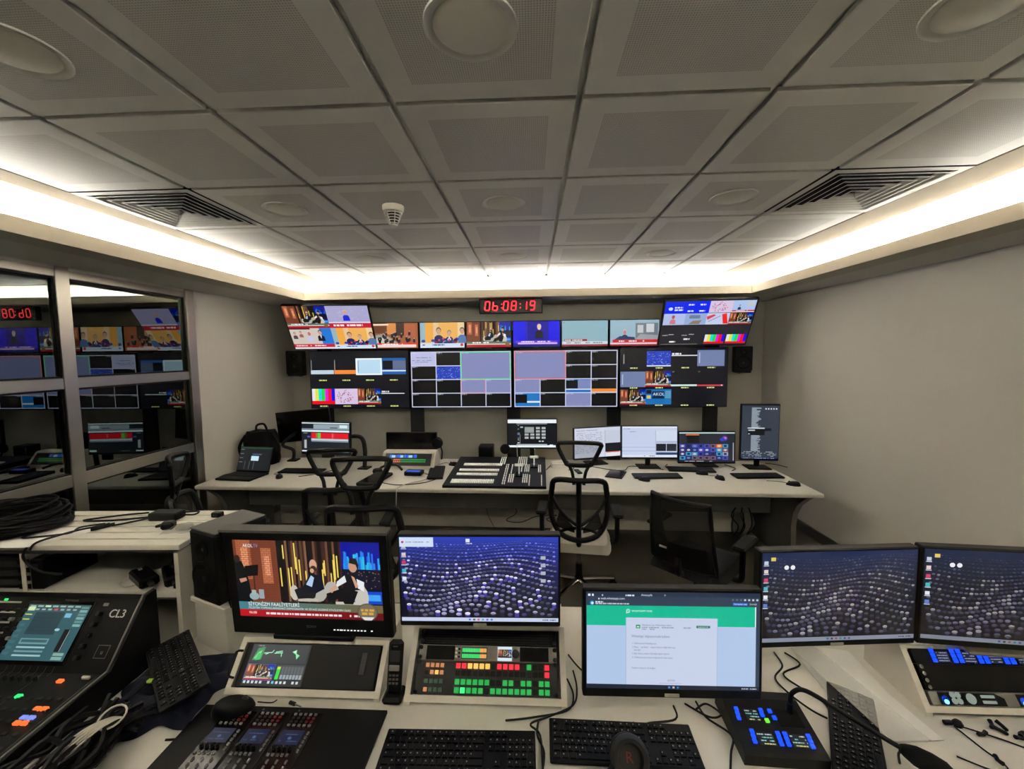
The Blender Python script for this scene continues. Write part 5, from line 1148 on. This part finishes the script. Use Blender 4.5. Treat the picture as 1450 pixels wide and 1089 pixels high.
# cordless phone
o = thing('cordless_phone', 'black cordless telephone standing in its cradle between the racks', 'telephone', (-.475, 1.30, ZD))
MB().box((0, .005, .012), (.066, .07, .024), .008).build('cradle', 'black', o)
P = T(0, .0, .018) @ RX(-.30)
MB().box((0, .0, .085), (.050, .026, .165), .010, P).build('handset', 'black', o)
MB().box((0, -.0135, .120), (.034, .002, .034), 0, P).build('display', 'dark_grey', o); MB().box((0, -.014, .084), (.036, .003, .018), .002, P).build('menu_key', 'silver', o)
stuff(MB().box((-.012, -.0135, .062), (.008, .003, .006), 0, P).box((0, -.0135, .062), (.008, .003, .006), 0, P).box((.012, -.0135, .062), (.008, .003, .006), 0, P).box((-.012, -.0135, .050), (.008, .003, .006), 0, P).box((0, -.0135, .050), (.008, .003, .006), 0, P).box((.012, -.0135, .050), (.008, .003, .006), 0, P).box((-.012, -.0135, .038), (.008, .003, .006), 0, P).box((0, -.0135, .038), (.008, .003, .006), 0, P).box((.012, -.0135, .038), (.008, .003, .006), 0, P).build('number_keys', 'steel_dark', o))
MB().box((0, -.0135, .150), (.016, .002, .003), 0, P).build('earpiece', 'steel_dark', o)
# black tile panel with three control modules
o = thing('control_surface', 'flat black panel with three small blue screens and key rows set on the near desk', 'control panel', (-.785, 1.085, ZD))
MB().box((0, -.03, .006), (.615, .38, .012), .002).build('plate', 'black', o)
for x in (-.10, .02): MB().lathe([(.003, 0), (.003, .002), (.001, .002)], 8, T(x, .145, .012)).build('screw', 'steel_dark', o)
for k, x in enumerate((-.165, -.055, .055)):
    md = MB().box((x, .0, .0135), (.10, .27, .004), .001).build('module', 'black_gloss', o)
    c = CV(.07, .048); c.rect(0, 0, 1, 1, (20, 28, 52)); c.dash(.1, .9, .3, .06, (60, 80, 120), k); c.ell(.5, .55, .08, .1, (64, 92, 140), 8); c.dash(.1, .9, .75, .06, (60, 80, 120), k+3)
    c.build('screen', md, T(x-.008, .048, .0165) @ RX(-SX))
    kb = MB()
    for i in range(5):
        for j in range(4): kb.box((x-.036+i*.0165, .088+j*.013, .0175), (.008, .006, .004), 0, None, 0 if j in (0, 3) else (1 if i > 2 else 2))
    for j in range(5): kb.box((x+.040, .062-j*.014, .0175), (.006, .008, .004))
    for i in range(5): kb.box((x-.040+i*.014, -.008, .0175), (.007, .007, .004))
    for i in range(3):
        for j in range(2): kb.box((x-.03+i*.028, -.028-j*.018, .0175), (.005, .010, .004))
    stuff(kb.build('keys', ['legend', 'red_mark', 'dark_grey'], md))
    for i in range(4): MB().lathe([(.006, 0), (.005, .010), (.001, .011)], 10, T(x-.036+i*.016, .012, .0155)).build('rotary_knob', 'knob', md, True)
mouse('black mouse on the upper left corner of the flat black panel', (-.975, 1.215, ZD+.020), -1.25, 1.15)
cable_thing('thin mouse cable running up to the waveform rack', [(-.915, 1.245, .775), (-.88, 1.262, .758), (-.868, 1.275, .757)], .002)
o = thing('audio_jack', 'small black and chrome jack plug lying on the near desk', 'plug', (-.80, 1.262, ZD), -.3); MB().cyl((-.02, 0, .006), (.002, 0, .006), .006, None, 10).build('sleeve', 'black', o, True); MB().cyl((.002, 0, .006), (.03, 0, .005), .003, .002, 8).build('tip', 'chrome', o, True)
# headphones at the bottom edge of the view
o = thing('headphones', 'black headphones with a red letter in the ear cup at the bottom edge', 'headphones', (.255, 1.045, ZD), 0)
E_ = T(0, 0, .085) @ RX(.95)
MB().lathe([(.034, .006), (.030, .016), (.034, .026), (.043, .028), (.051, .018), (.052, .006), (.045, -.002), (.034, .0)], 28, E_).build('ear_pad', 'dark_grey', o, True)
MB().lathe([(.052, .0), (.05, -.02), (.035, -.03), (.001, -.032)], 28, E_).build('shell', 'black', o, True); MB().lathe([(.036, .004), (.001, .004)], 24, E_).build('inner_cloth', 'black_soft', o)
c = CV(.05, .05); c.text('R', .5, .74, .48, (140, 44, 40), 'c'); c.build('letter', o, E_ @ T(0, 0, .006) @ RX(-SX), 'print')
MB().tube(smooth_path([(-.045, -.02, .075), (-.08, -.06, .05), (-.06, -.13, .03), (.04, -.16, .02), (.10, -.10, .03)]), .010, 7).build('headband', 'black', o, True)
E2_ = T(.10, -.10, .045) @ RX(.3)
MB().lathe([(.001, -.03), (.035, -.028), (.05, -.018), (.052, .006), (.045, .028), (.034, .026), (.001, .01)], 28, E2_).build('ear_cup', 'black_soft', o, True)
# blue key intercom station with gooseneck microphone
o = thing('intercom_station', 'black desktop intercom station with blue lit keys and gooseneck microphone', 'intercom', (.715, 1.215, ZD), -.04)
MB().prism([(-.105, 0), (-.105, .030), (-.09, .036), (.06, .062), (.105, .050), (.105, 0)], -.115, .115).build('body', 'black', o)
S_ = T(0, -.09, .036) @ RX(math.atan2(.026, .15))
for gx, gy, n in ((-.085, .085, 3), (-.068, .020, 3), (-.012, .085, 2), (.004, .018, 3), (.024, .018, 3), (.088, .016, 3)):
    for j in range(n): lit(o, S_, gx+j*-.002, gy+.012*(2-j)*1.15, 'key_blue', .68, 'blue_key')
emis('key_lime', (110, 220, 60), 1.2); keym['key_lime'] = MB().box((0, 0, .003), (.0165, .0165, .006), .001).mesh('blue_key', 'key_lime')
lit(o, S_, -.008, .082, 'key_lime', .7, 'lime_key'); lit(o, S_, .014, .112, 'key_blue', .68, 'blue_key'); lit(o, S_, .018, .092, 'key_blue', .68, 'blue_key')
for gx, gy, w_ in ((-.044, .098, .04), (-.036, .030, .046), (.056, .030, .046)):
    c = CV(w_, .036); c.rect(0, 0, 1, 1, (20, 24, 32))
    for j in range(4): c.dash(.06, .94, .16+j*.24, .09, [(190, 200, 200), (120, 190, 180), (150, 200, 200), (206, 200, 120)][j], j+int(gx*100), .75)
    facecv(c, o, S_, gx, gy, .001, 'name_display')
MB().box((.06, .095, .001), (.07, .05, .002), 0, S_).build('speaker_grille', 'black_soft', o)
MB().cyl((.075, .025, .055), (.075, .025, .085), .011, .009, 12).build('mic_socket', 'black', o, True)
MB().tube(smooth_path([(.075, .025, .085), (.085, .03, .115), (.12, .02, .13), (.20, -.03, .105), (.28, -.07, .075), (.315, -.085, .062)]), .0065, 8).build('gooseneck', 'cable', o, True)
V0, V1 = Vector((.305, -.082, .065)), Vector((.405, -.135, .04)); dd = (V1-V0).normalized()
fm = MB().lathe([(.001, 0), (.010, .002), (.016, .012), (.0245, .035), (.027, .065), (.024, .095), (.014, .113), (.001, .118)], 20, T(*V0) @ Vector((0, 0, 1)).rotation_difference(dd).to_matrix().to_4x4()); fm.build('windscreen', 'foam', o, True)
# papers, plastic sleeve, earphone clips
def sheet(label, pts, z, m_='paper', name='paper_sheet', cat='paper', th=.0012):
    cx = sum(p[0] for p in pts)/len(pts); cy = sum(p[1] for p in pts)/len(pts)
    o = MB().prism([(p[0]-cx, p[1]-cy) for p in pts], 0, th, 'z').build(name, m_, None, loc=(cx, cy, z)); return tag(o, label, cat)
sheet('lowest white paper sheet beside the right rack', [(1.015, 1.62), (1.225, 1.585), (1.20, 1.30), (1.00, 1.33)], ZD+.001)
sheet('long white paper sheet sloping towards the gooseneck microphone', [(1.03, 1.54), (1.19, 1.50), (1.225, 1.21), (1.05, 1.20)], ZD+.0035)
sheet('clear plastic sleeve lying over the papers and the upright keyboard', [(.99, 1.56), (1.08, 1.60), (1.16, 1.18), (1.05, 1.17)], ZD+.0275, 'clear_plastic', 'plastic_sleeve', 'sleeve', .0008)
sheet('small paper corner at the bottom edge right of the microphone', [(1.02, 1.09), (1.10, 1.10), (1.10, 1.02), (1.02, 1.02)], ZD+.001)
for k, (x, y) in enumerate(((1.352, 1.232), (1.415, 1.262), (1.447, 1.258), (1.428, 1.243), (1.462, 1.222), (1.478, 1.24), (1.318, 1.158))):
    lb = ['leftmost of the small black clips below the right rack', 'upper left clip of the small black clips by the right rack', 'upper right clip in the group of small black clips', 'middle clip in the group of small black clips', 'lowest clip in the group of small black clips', 'rightmost clip in the group of small black clips', 'black clip lying alone in front of the microphone windscreen'][k]
    o = thing('microphone_clip', lb, 'clip', (x, y, ZD), .7*k); MB().box((0, 0, .006), (.022, .010, .010), .003).build('jaw', 'black', o); MB().cyl((.008, 0, .006), (.020, .006, .009), .005, .006, 10).build('grip', 'black', o, True)
o = thing('lapel_microphone', 'black lapel microphone with its cable below the right rack', 'microphone', (1.30, 1.268, ZD), 0); MB().cyl((-.02, 0, .008), (0, 0, .008), .007, None, 10).build('capsule', 'black', o, True); MB().lathe([(.001, 0), (.012, .001), (.014, .008), (.009, .016), (.001, .017)], 14, T(.018, -.002, 0)).build('clip', 'black', o, True)
MB().tube(smooth_path([(0, -.01, .006), (.01, -.08, .004), (.02, -.135, .004), (-.02, -.15, .004), (-.09, -.11, .006)]), .0022, 5).build('cable', 'cable', o, True); MB().tube(smooth_path([(.022, -.012, .006), (.10, -.05, .004), (.19, -.11, .004), (.28, -.15, .004)]), .0022, 5).build('lead', 'cable', o, True)
cs = [('black cable curving from the web page monitor down to its keyboard', [(.46, 1.30, .757), (.45, 1.25, .757), (.36, 1.232, .757), (.33, 1.215, .757), (.31, 1.225, .765)]), ('black cable looping right of the web page monitor', [(.54, 1.32, .757), (.55, 1.26, .757), (.60, 1.20, .757), (.57, 1.14, .757), (.53, 1.06, .757)]), ('black cable loop at the back corner of the intercom station', [(.50, 1.31, .757), (.56, 1.26, .758), (.60, 1.27, .760), (.57, 1.31, .758), (.53, 1.29, .757)]),
      ('black cable crossing in front of the centre rack to the right', [(.12, 1.40, .757), (.135, 1.33, .757), (.11, 1.27, .757), (.0, 1.24, .757), (-.09, 1.225, .757)]), ('second black cable running down right of the centre rack', [(.145, 1.44, .757), (.15, 1.36, .757), (.13, 1.29, .757), (.05, 1.245, .757), (-.01, 1.215, .757), (.02, 1.175, .757), (.025, 1.05, .757)]), ('black cable along the left end of the web page keyboard', [(.015, 1.23, .757), (.01, 1.18, .757), (.03, 1.12, .757), (.015, 1.03, .757)]),
      ('upper black cable from the dim monitor to the intercom station', [(.93, 1.56, .757), (.92, 1.49, .757), (.86, 1.43, .757), (.87, 1.36, .757), (.90, 1.30, .757), (.93, 1.27, .757)]), ('lower black cable from the dim monitor crossing the other one', [(.97, 1.56, .757), (.99, 1.50, .757), (.90, 1.45, .757), (.93, 1.38, .757), (.96, 1.33, .757), (.95, 1.27, .760)]), ('cable at the right of the microphone windscreen', [(1.03, 1.13, .757), (1.06, 1.165, .757), (1.10, 1.16, .757)]), ('black power lead between centre rack and web page monitor', [(.135, 1.52, .757), (.16, 1.47, .757), (.19, 1.43, .757), (.24, 1.40, .757)]),
      ('thin keyboard cable below the navy cloth', [(-1.09, 1.19, .757), (-1.06, 1.17, .757), (-1.07, 1.13, .757), (-1.12, 1.12, .757)])]
for lb, p in cs: cable_thing(lb, p, .0032)
# ------------------------------------------------------------------ near left: loudspeaker on pedestal, shelf, mixing console
o = thing('speaker_pedestal', 'white boxed speaker pedestal beside the audio shelf', 'pedestal', (-1.245, 1.605, ZD), -.375)
MB().box((0, 0, .19), (.225, .225, .022), .004).build('top_plate', 'desk_edge', o); MB().box((.0, .0, .0895), (.205, .205, .179), .004).build('column', 'desk', o)
o = thing('loudspeaker', 'large black studio loudspeaker on the white pedestal', 'loudspeaker', (-1.250, 1.60, ZD+.2015), -.375); speaker_unit(o, .165, .215, .285)
MB().box((0, 0, .288), (.16, .21, .006), .002).build('lit_top', 'visor', o)  # grey slab added on the black cabinet to paint the light on its top
o = thing('audio_shelf', 'beige slatted shelf unit behind the mixing console', 'shelf', (-1.895, 1.50, ZD), .035)
for k in range(6): MB().box((0, .035+k*.062, .412), (.98, .053, .022), .002).build('plank', 'desk', o)
MB().box((0, .185, .397), (.98, .37, .008)).build('top_backing', 'dark_grey', o)
MB().box((0, .185, .222), (.945, .37, .026), .002).build('lower_shelf', 'desk', o)
for x in (-.481, -.14, .481): MB().box((x, .185, .2 if abs(x) > .3 else .314), (.018, .37, .40 if abs(x) > .3 else .158)).build('upright', 'desk_edge', o)
MB().box((0, .362, .2), (.94, .012, .38)).build('back_panel', 'shelf_dark', o)
for k in range(4):
    MB().box((-.155-.005, .004, .255+k*.034), (.012, .004, .02), .001).build('rack_ear', 'black', o); MB().box((-.125, .004, .255+k*.034), (.012, .004, .02), .001).build('rack_ear', 'black', o); MB().box((.466, .004, .255+k*.034), (.012, .004, .02), .001).build('rack_ear', 'black', o)
def shelf_pt(x, y, z): return tuple(Vector((-1.895, 1.50, ZD))+RZ(.035) @ Vector((x, y, z)))
o = thing('rack_device', 'black rack device in the left bay of the audio shelf', 'rack unit', shelf_pt(-.31, .15, .236), .035)
MB().box((0, 0, .068), (.29, .26, .132), .003).build('case', 'black', o)
for k in range(3): MB().box((0, -.132, .03+k*.038), (.28, .004, .024), .001).build('drawer_front', 'dark_grey', o); MB().box((-.02, -.136, .032+k*.038), (.05, .004, .006)).build('label_strip', 'legend', o)
o = thing('side_device', 'narrow black device beside the shelf divider', 'device', shelf_pt(-.10, .12, .236), .035); MB().box((0, 0, .065), (.05, .22, .125), .004).build('case', 'black', o); MB().box((0, -.112, .10), (.03, .004, .02)).build('front_key', 'dark_grey', o)
for k, (x, y, rz) in enumerate(((.28, .07, .55), (.385, .09, .35))):
    o = thing('belt_pack', ('left', 'right')[k]+' of two black belt packs lying in the audio shelf', 'belt pack', shelf_pt(x, y, .236), rz-1.1)
    MB().box((0, 0, .02), (.15, .065, .04), .008).build('body', 'black', o); MB().box((-.045, 0, .041), (.022, .012, .002)).build('label', 'legend', o); MB().cyl((.075, 0, .02), (.10, 0, .02), .010, None, 10).build('connector', 'steel_dark', o, True)
cable_thing('white cable loop on the lower audio shelf', [shelf_pt(.30, .16, .245), shelf_pt(.22, .13, .245), shelf_pt(.20, .05, .243), shelf_pt(.26, .03, .243), shelf_pt(.33, .12, .247)], .004, 'cable_white')
cable_thing('black cable end hanging down into the audio shelf', [shelf_pt(-.09, -.02, .428), shelf_pt(-.095, -.03, .39), shelf_pt(-.06, -.015, .33), shelf_pt(-.02, .03, .29)], .005)
# things on top of the shelf
ZT = .4235
o = thing('power_adapter', 'black power adapter on the slatted audio shelf', 'power adapter', shelf_pt(.22, .27, ZT), .035); MB().box((0, 0, .018), (.13, .065, .036), .006).build('body', 'black', o)
MB().tube(smooth_path([(.065, 0, .02), (.11, .02, .012), (.10, .06, .012), (.03, .055, .01)]), .004, 6).build('lead', 'cable', o, True)
cable_thing('black adapter cable zigzagging over the paper on the shelf', [shelf_pt(.15, .27, ZT+.01), shelf_pt(.0, .24, ZT+.006), shelf_pt(-.14, .24, ZT+.006), shelf_pt(-.02, .30, ZT+.006), shelf_pt(.08, .33, ZT+.006)], .0045)
cable_thing('long black cable with plug running forward over the shelf edge', [shelf_pt(.15, .26, ZT+.008), shelf_pt(.06, .18, ZT+.008), shelf_pt(-.02, .14, ZT+.012), shelf_pt(-.07, .06, ZT+.012), shelf_pt(-.09, 0.01, ZT+.008), shelf_pt(-.09, -.012, ZT-.01)], .0045)
cable_thing('black cable tracing a box shape on the white paper', [shelf_pt(.0, .20, ZT+.008), shelf_pt(-.07, .16, ZT+.008), shelf_pt(-.06, .10, ZT+.008), shelf_pt(-.2, .06, ZT+.008), shelf_pt(-.21, .10, ZT+.008), shelf_pt(-.24, .13, ZT+.008)], .004)
o = thing('plug_connector', 'fat black inline connector on the shelf paper', 'plug', shelf_pt(.03, .15, ZT+.006), .9); MB().cyl((-.03, 0, .008), (.03, 0, .008), .010, None, 10).build('sleeve', 'black', o, True); MB().cyl((.03, 0, .008), (.045, 0, .008), .006, None, 10).build('strain_relief', 'black', o, True)
pp = [shelf_pt(*p, 0)[:2] for p in ((-.47, -.015), (-.105, -.015), (.06, .20), (-.28, .15))]
sheet('white paper hanging over the front of the slatted shelf', pp, ZD+ZT+.0005, th=.001)
o = thing('belt_clip', 'small black belt clip on the right of the slatted shelf', 'clip', shelf_pt(.32, .16, ZT), .3); MB().box((0, 0, .017), (.05, .04, .034), .008).build('body', 'black', o); MB().cyl((-.02, 0, .02), (-.05, .01, .012), .008, .006, 10).build('tail', 'black', o, True)
o = thing('plastic_bag', 'clear plastic bag with a small grey part on the slatted shelf', 'bag', shelf_pt(.41, .15, ZT), .2)
r = random.Random(3); MB().grid(lambda u, v: ((u-.5)*.16, (v-.5)*.10, .004+.022*math.sin(PI*u)*math.sin(PI*v)+.006*r.random()), 10, 7).build('film', 'clear_plastic', o, recalc=False); MB().box((-.01, 0, .012), (.06, .035, .02), .006).build('grey_part', 'grey_plastic', o)
o = thing('cable_tie_pack', 'tiny black box at the far right of the slatted shelf', 'box', shelf_pt(.44, .29, ZT), 0); MB().box((0, 0, .012), (.045, .03, .024), .004).build('body', 'black', o); MB().box((0, -.016, .012), (.02, .002, .008)).build('label', 'dark_grey', o)
# coiled cable bundle on the left of the shelf
o = thing('cable_coil', 'thick coil of black cables heaped at the left of the shelf', 'cable', shelf_pt(-.44, .18, ZT), .0)
r = random.Random(12)
for k in range(34):
    a0 = .17+.11*r.random(); b0 = .10+.09*r.random(); z = .008+.085*r.random()*(1-(a0-.17)/.3); ph = r.random()*6.3; pts = []
    for i in range(26):
        t = 2*PI*i/26; pts.append((a0*math.cos(t)+.012*math.sin(3*t+ph), b0*math.sin(t)+.012*math.cos(2*t+ph), max(.008, z+.014*math.sin(2*t+ph))))
    MB().tube(pts, .0062, 5, True).build('loop', 'cable', o, True)
for k, (x, y) in enumerate(((-.02, -.17), (.02, -.12), (-.10, -.10))): MB().box((x+.05, y+.02, .085), (.05, .018, .012), .003).build('plug_tag', 'pale_tag' if k else 'yellow', o)
# mixing console
XM1 = -1.465; WMX = .86
o = thing('mixing_console', 'large black digital mixing console with lit touch screen at the left edge', 'mixing console', (XM1-WMX/2, 1.0, ZD))
prof = [(-.32, 0), (-.32, .040), (.275, .080), (.42, .262), (.45, .262), (.45, 0)]
MB().prism(prof, -WMX/2, WMX/2).build('chassis', 'black', o)
for s_ in (-1, 1):
    pr = [(-.335, 0), (-.335, .052), (.272, .094), (.418, .278), (.46, .278), (.46, 0)]
    MB().prism(pr, s_*WMX/2-(0 if s_ > 0 else .016), s_*WMX/2+(.016 if s_ > 0 else 0)).build('side_cheek', 'black', o)
    q = pr[1:5]; MB().tube([(s_*(WMX/2+.004), y, z+.001) for y, z in q], .004, 6).build('edge_trim', 'steel_dark', o, True)
SL1 = math.atan2(.182, .145); D1 = math.hypot(.182, .145); Ms = T(0, .275, .080) @ RX(SL1)       # screen slope
SL0 = math.atan2(.040, .595); D0 = math.hypot(.595, .04); Mf = T(0, -.32, .040) @ RX(SL0)           # fader bed
xs = WMX/2                                                                                          # right edge in local x
c = CV(.245, .175); c.rect(0, 0, 1, 1, (54, 92, 100)); c.rect(.18, .14, .64, .55, (40, 66, 72)); c.rect(0, 0, 1, .12, (58, 78, 80))
for i in range(7): c.rect(.03+i*.12, .02, .12+i*.12, .05, (150, 186, 176) if i != 2 else (206, 236, 200)); c.rect(.14+i*.1, .08, .2+i*.1, .11, (150, 180, 176) if i != 3 else (214, 80, 80))
c.rect(.02, .05, .13, .12, (206, 226, 170)); c.rect(.02, .18, .13, .20, (206, 206, 90)); c.rect(.02, .27, .13, .29, (206, 206, 90)); c.rect(.66, .16, .76, .24, (120, 180, 206)); c.ell(.66, .46, .04, .025, (150, 196, 206))
for i in range(6): c.rect(.18, .18+i*.06, .62, .185+i*.06, (30, 52, 56))
c.rect(.18, .62, .62, .72, (110, 150, 154)); c.rect(.2, .64, .6, .69, (60, 96, 100)); 
for i in range(3): c.rect(.18, .76+i*.07, .62, .79+i*.07, (150, 190, 190) if i != 1 else (110, 150, 150))
c.rect(.78, .45, .88, .84, (20, 24, 26)); c.rect(.86, .46, .87, .84, (150, 170, 160)); c.rect(.8, .86, .96, .98, (130, 170, 160)); c.rect(.8, .91, .96, .925, (50, 80, 84))
for i in range(6): c.rect(.86, .03+i*.065, .98, .075+i*.065, (130, 170, 166) if i % 2 else (96, 140, 140)); c.rect(.03, .36+i*.1, .11, .41+i*.1, (70, 106, 112))
MB().box((xs-.305, .121, .001), (.262, .20, .006), .002, Ms).build('screen_bezel', 'black_gloss', o); facecv(c, o, Ms, xs-.305, .121, .0045)
c = CV(.11, .04)
for k_ in (-.008, 0, .008): c.text('CL3', .5+k_, .85+k_, .66, (205, 205, 200), 'c', .85)
facecv(c, o, Ms, xs-.072, .185, .0006, 'model_name', 'print')
c = CV(.06, .016); c.text('YAMAHA', .5, .85, .6, (130, 130, 126), 'c', .95); facecv(c, o, Ms, xs-.275, .224, .0006, 'maker_name', 'print')
c = CV(.05, .045); c.frame(.05, .05, .95, .95, .05, (110, 110, 106)); c.text('u', .5, .66, .3, (150, 150, 146), 'c'); facecv(c, o, Ms, xs-.06, .065, .0006, 'socket_mark', 'print')
for j in range(5): MB().lathe([(.009, 0), (.008, .014), (.006, .016), (.001, .016)], 14, Ms @ T(xs-.135, .045+j*.034, 0)).build('encoder', 'knob', o, True)
MB().box((xs-.130, .212, .003), (.018, .010, .005), .001, Ms).build('home_key', 'legend', o)
for j in range(4): MB().box((xs-.52, .115+j*.033, .0015), (.10, .006, .002), 0, Ms).build('section_bar', 'pale_tag', o)
emis('lamp_green', (50, 230, 120), 1.2); emis('lamp_orange', (250, 110, 50), 1.3); emis('lamp_bluekey', (130, 150, 240), 1.0)
MB().box((xs-.535, .222, .003), (.012, .008, .005), .001, Ms).build('green_key', 'lamp_green', o)
for i in range(5):
    for j in range(6): MB().lathe([(.007, 0), (.006, .013), (.001, .014)], 10, Ms @ T(xs-.565+i*.034-.01*0, .03+j*.03+.008, 0)).build('gain_knob', 'grey_plastic' if (i*2+j) % 5 == 0 else 'knob', o, True)
for i in range(8): MB().lathe([(.007, 0), (.006, .015), (.001, .016)], 12, Mf @ T(xs-.42+i*.028, D0-.03, 0)).build('touch_knob', 'knob', o, True)
for i in range(9): MB().tube([Ms @ Vector((xs-.436+i*.029, .018, .0012)), Ms @ Vector((xs-.436+i*.029, .002, .0012)), Mf @ Vector((xs-.436+i*.029, D0-.014, .0012))], .0008, 4).build('guide_line', 'steel_dark', o)
for i in range(12):
    x = xs-.055-i*.034
    MB().box((x, D0-.34, .0008), (.005, .13, .0016), 0, Mf).build('fader_slot', 'black_gloss', o)
    fc = MB().box((x, D0-.30-.02*(i % 3), .009), (.012, .026, .016), .003, Mf).build('fader_cap', 'legend' if i in (0, 1) else 'knob', o)
    for j in range(4): MB().box((x, D0-.10-j*.038, .003), (.016, .010, .005), .001, Mf).build('channel_key', 'dark_grey', o)
    MB().box((x, D0-.255, .0015), (.024, .012, .002), 0, Mf).build('name_strip', 'dark_grey', o)
for x, y, k in ((xs-.13, D0-.035, 'lamp_orange'), (xs-.20, D0-.095, 'lamp_green'), (xs-.062, D0-.135, 'lamp_orange'), (xs-.086, D0-.135, 'lamp_orange'), (xs-.068, D0-.165, 'lamp_bluekey'), (xs-.092, D0-.165, 'lamp_bluekey'), (xs-.068, D0-.182, 'lamp_orange'), (xs-.092, D0-.182, 'lamp_orange')): MB().box((x, y, .005), (.019, .012, .008), .001, Mf).build('lit_channel_key', k, o)
MB().box((xs-.055, D0-.02, .006), (.028, .010, .012), .003, Mf).build('monitor_fader_cap', 'white_plastic', o)
for x in (xs-.012, xs-.03, xs-.23): MB().box((x, D0/2, .0006), (.0015, D0-.02, .0012), 0, Mf).build('divider_line', 'steel_dark', o)
# navy cloth, cable bundle beside the console
o = thing('navy_cloth_bag', 'crumpled navy cloth bag under the askew keyboard', 'bag', (-1.262, 1.30, ZD))
def cloth(u, v):
    e = min(1, min(u, 1-u, v, 1-v)/.16); ang = math.atan2(v-.5, u-.5); wob = 1+.10*math.sin(3*ang+.6)+.07*math.sin(7*ang)+.04*math.sin(13*ang)
    x = (u-.5)*.34*wob; y = (v-.5)*.34*wob+.05*(u-.5)
    fold = abs(math.sin(9*u+4*v+1.2*math.sin(5*v)))+.7*abs(math.sin(13*v-6*u))
    return (x, y, max(.002, .003+e*(.012+.024*fold+.006*math.sin(23*u+17*v))))
MB().grid(cloth, 48, 40).build('cloth', 'navy_cloth', o, True, recalc=False)
MB().tube(smooth_path([(-.06, -.10, .055), (-.055, 0, .060), (-.05, .10, .05)]), .006, 6).build('strap', 'black_soft', o, True); MB().box((-.045, -.03, .066), (.022, .016, .012), .004).build('lime_toggle', 'lime', o)
o = thing('cable_bundle', 'tangle of black cables with white ties beside the mixing console', 'cable', (-1.31, .96, ZD))
r = random.Random(21)
for k in range(30):
    p = []; a_ = r.uniform(-.07, .08); z = r.uniform(.012, .085)
    for i in range(6): p.append((a_+.06*i/5-.03+r.uniform(-.05, .05), -.24+.088*i+r.uniform(-.035, .035), max(.010, z+r.uniform(-.03, .035))))
    MB().tube(smooth_path(p, 4), .0075, 5).build('strand', 'cable', o, True)
for k in range(5): MB().tube(smooth_path([(-.02+.012*k, .02, .075), (.02+.010*k, .08, .105), (.05+.006*k, .13, .10), (.06, .16, .075)]), .003, 5).build('white_lead', 'cable_white', o, True)
MB().tube([(.06+.035*math.cos(2*PI*i/16), .13+.03*math.sin(2*PI*i/16), .105+.012*math.sin(2*PI*i/16)) for i in range(16)], .003, 5, True).build('white_loop', 'cable_white', o, True)
for k in range(7): MB().box((r.uniform(-.07, .09), r.uniform(-.25, .02), .098), (.012, .03, .008), .002).build('connector', 'silver', o)
# dark monitor standing in the neighbouring room
o = thing('monitor', 'large black screen seen behind the glass partition at the left edge', 'monitor', (-3.75, 2.47, 0), PI/2)
MB().box((0, 0, 1.50), (.75, .06, .56), .006).build('housing', 'black', o); MB().box((0, -.031, 1.50), (.73, .002, .54)).build('screen', 'black_gloss', o); MB().box((0, .0, .62), (.06, .05, 1.22), .004).build('stand', 'black', o); MB().box((0, 0, .01), (.5, .4, .02), .005).build('foot', 'black', o)

# ------------------------------------------------------------------ groups of look-alikes
GRP = {'chair': 'office chairs in the control room', 'keyboard': 'computer keyboards on the desks', 'mouse': 'computer mice on the desks', 'monitor': 'computer monitors on the desks', 'television': 'televisions above the video wall', 'screen': 'large screens of the video wall', 'post': 'black posts of the video wall', 'light': 'round ceiling lights', 'light strip': 'cove light strips', 'clip': 'small black clips', 'cable': 'cables', 'paper': 'paper sheets on the near desk', 'loudspeaker': 'black loudspeakers', 'headphones': 'headphones', 'rack': 'sloped rack cases on the near desk', 'rack unit': 'rack units', 'vent': 'ceiling air vents', 'belt pack': 'belt packs in the audio shelf', 'desk': 'control room desks', 'tablet': 'tablets on the far desk'}
for o in list(bpy.data.objects):
    if o.parent is None and o.get('category') in GRP: o['group'] = GRP[o['category']]
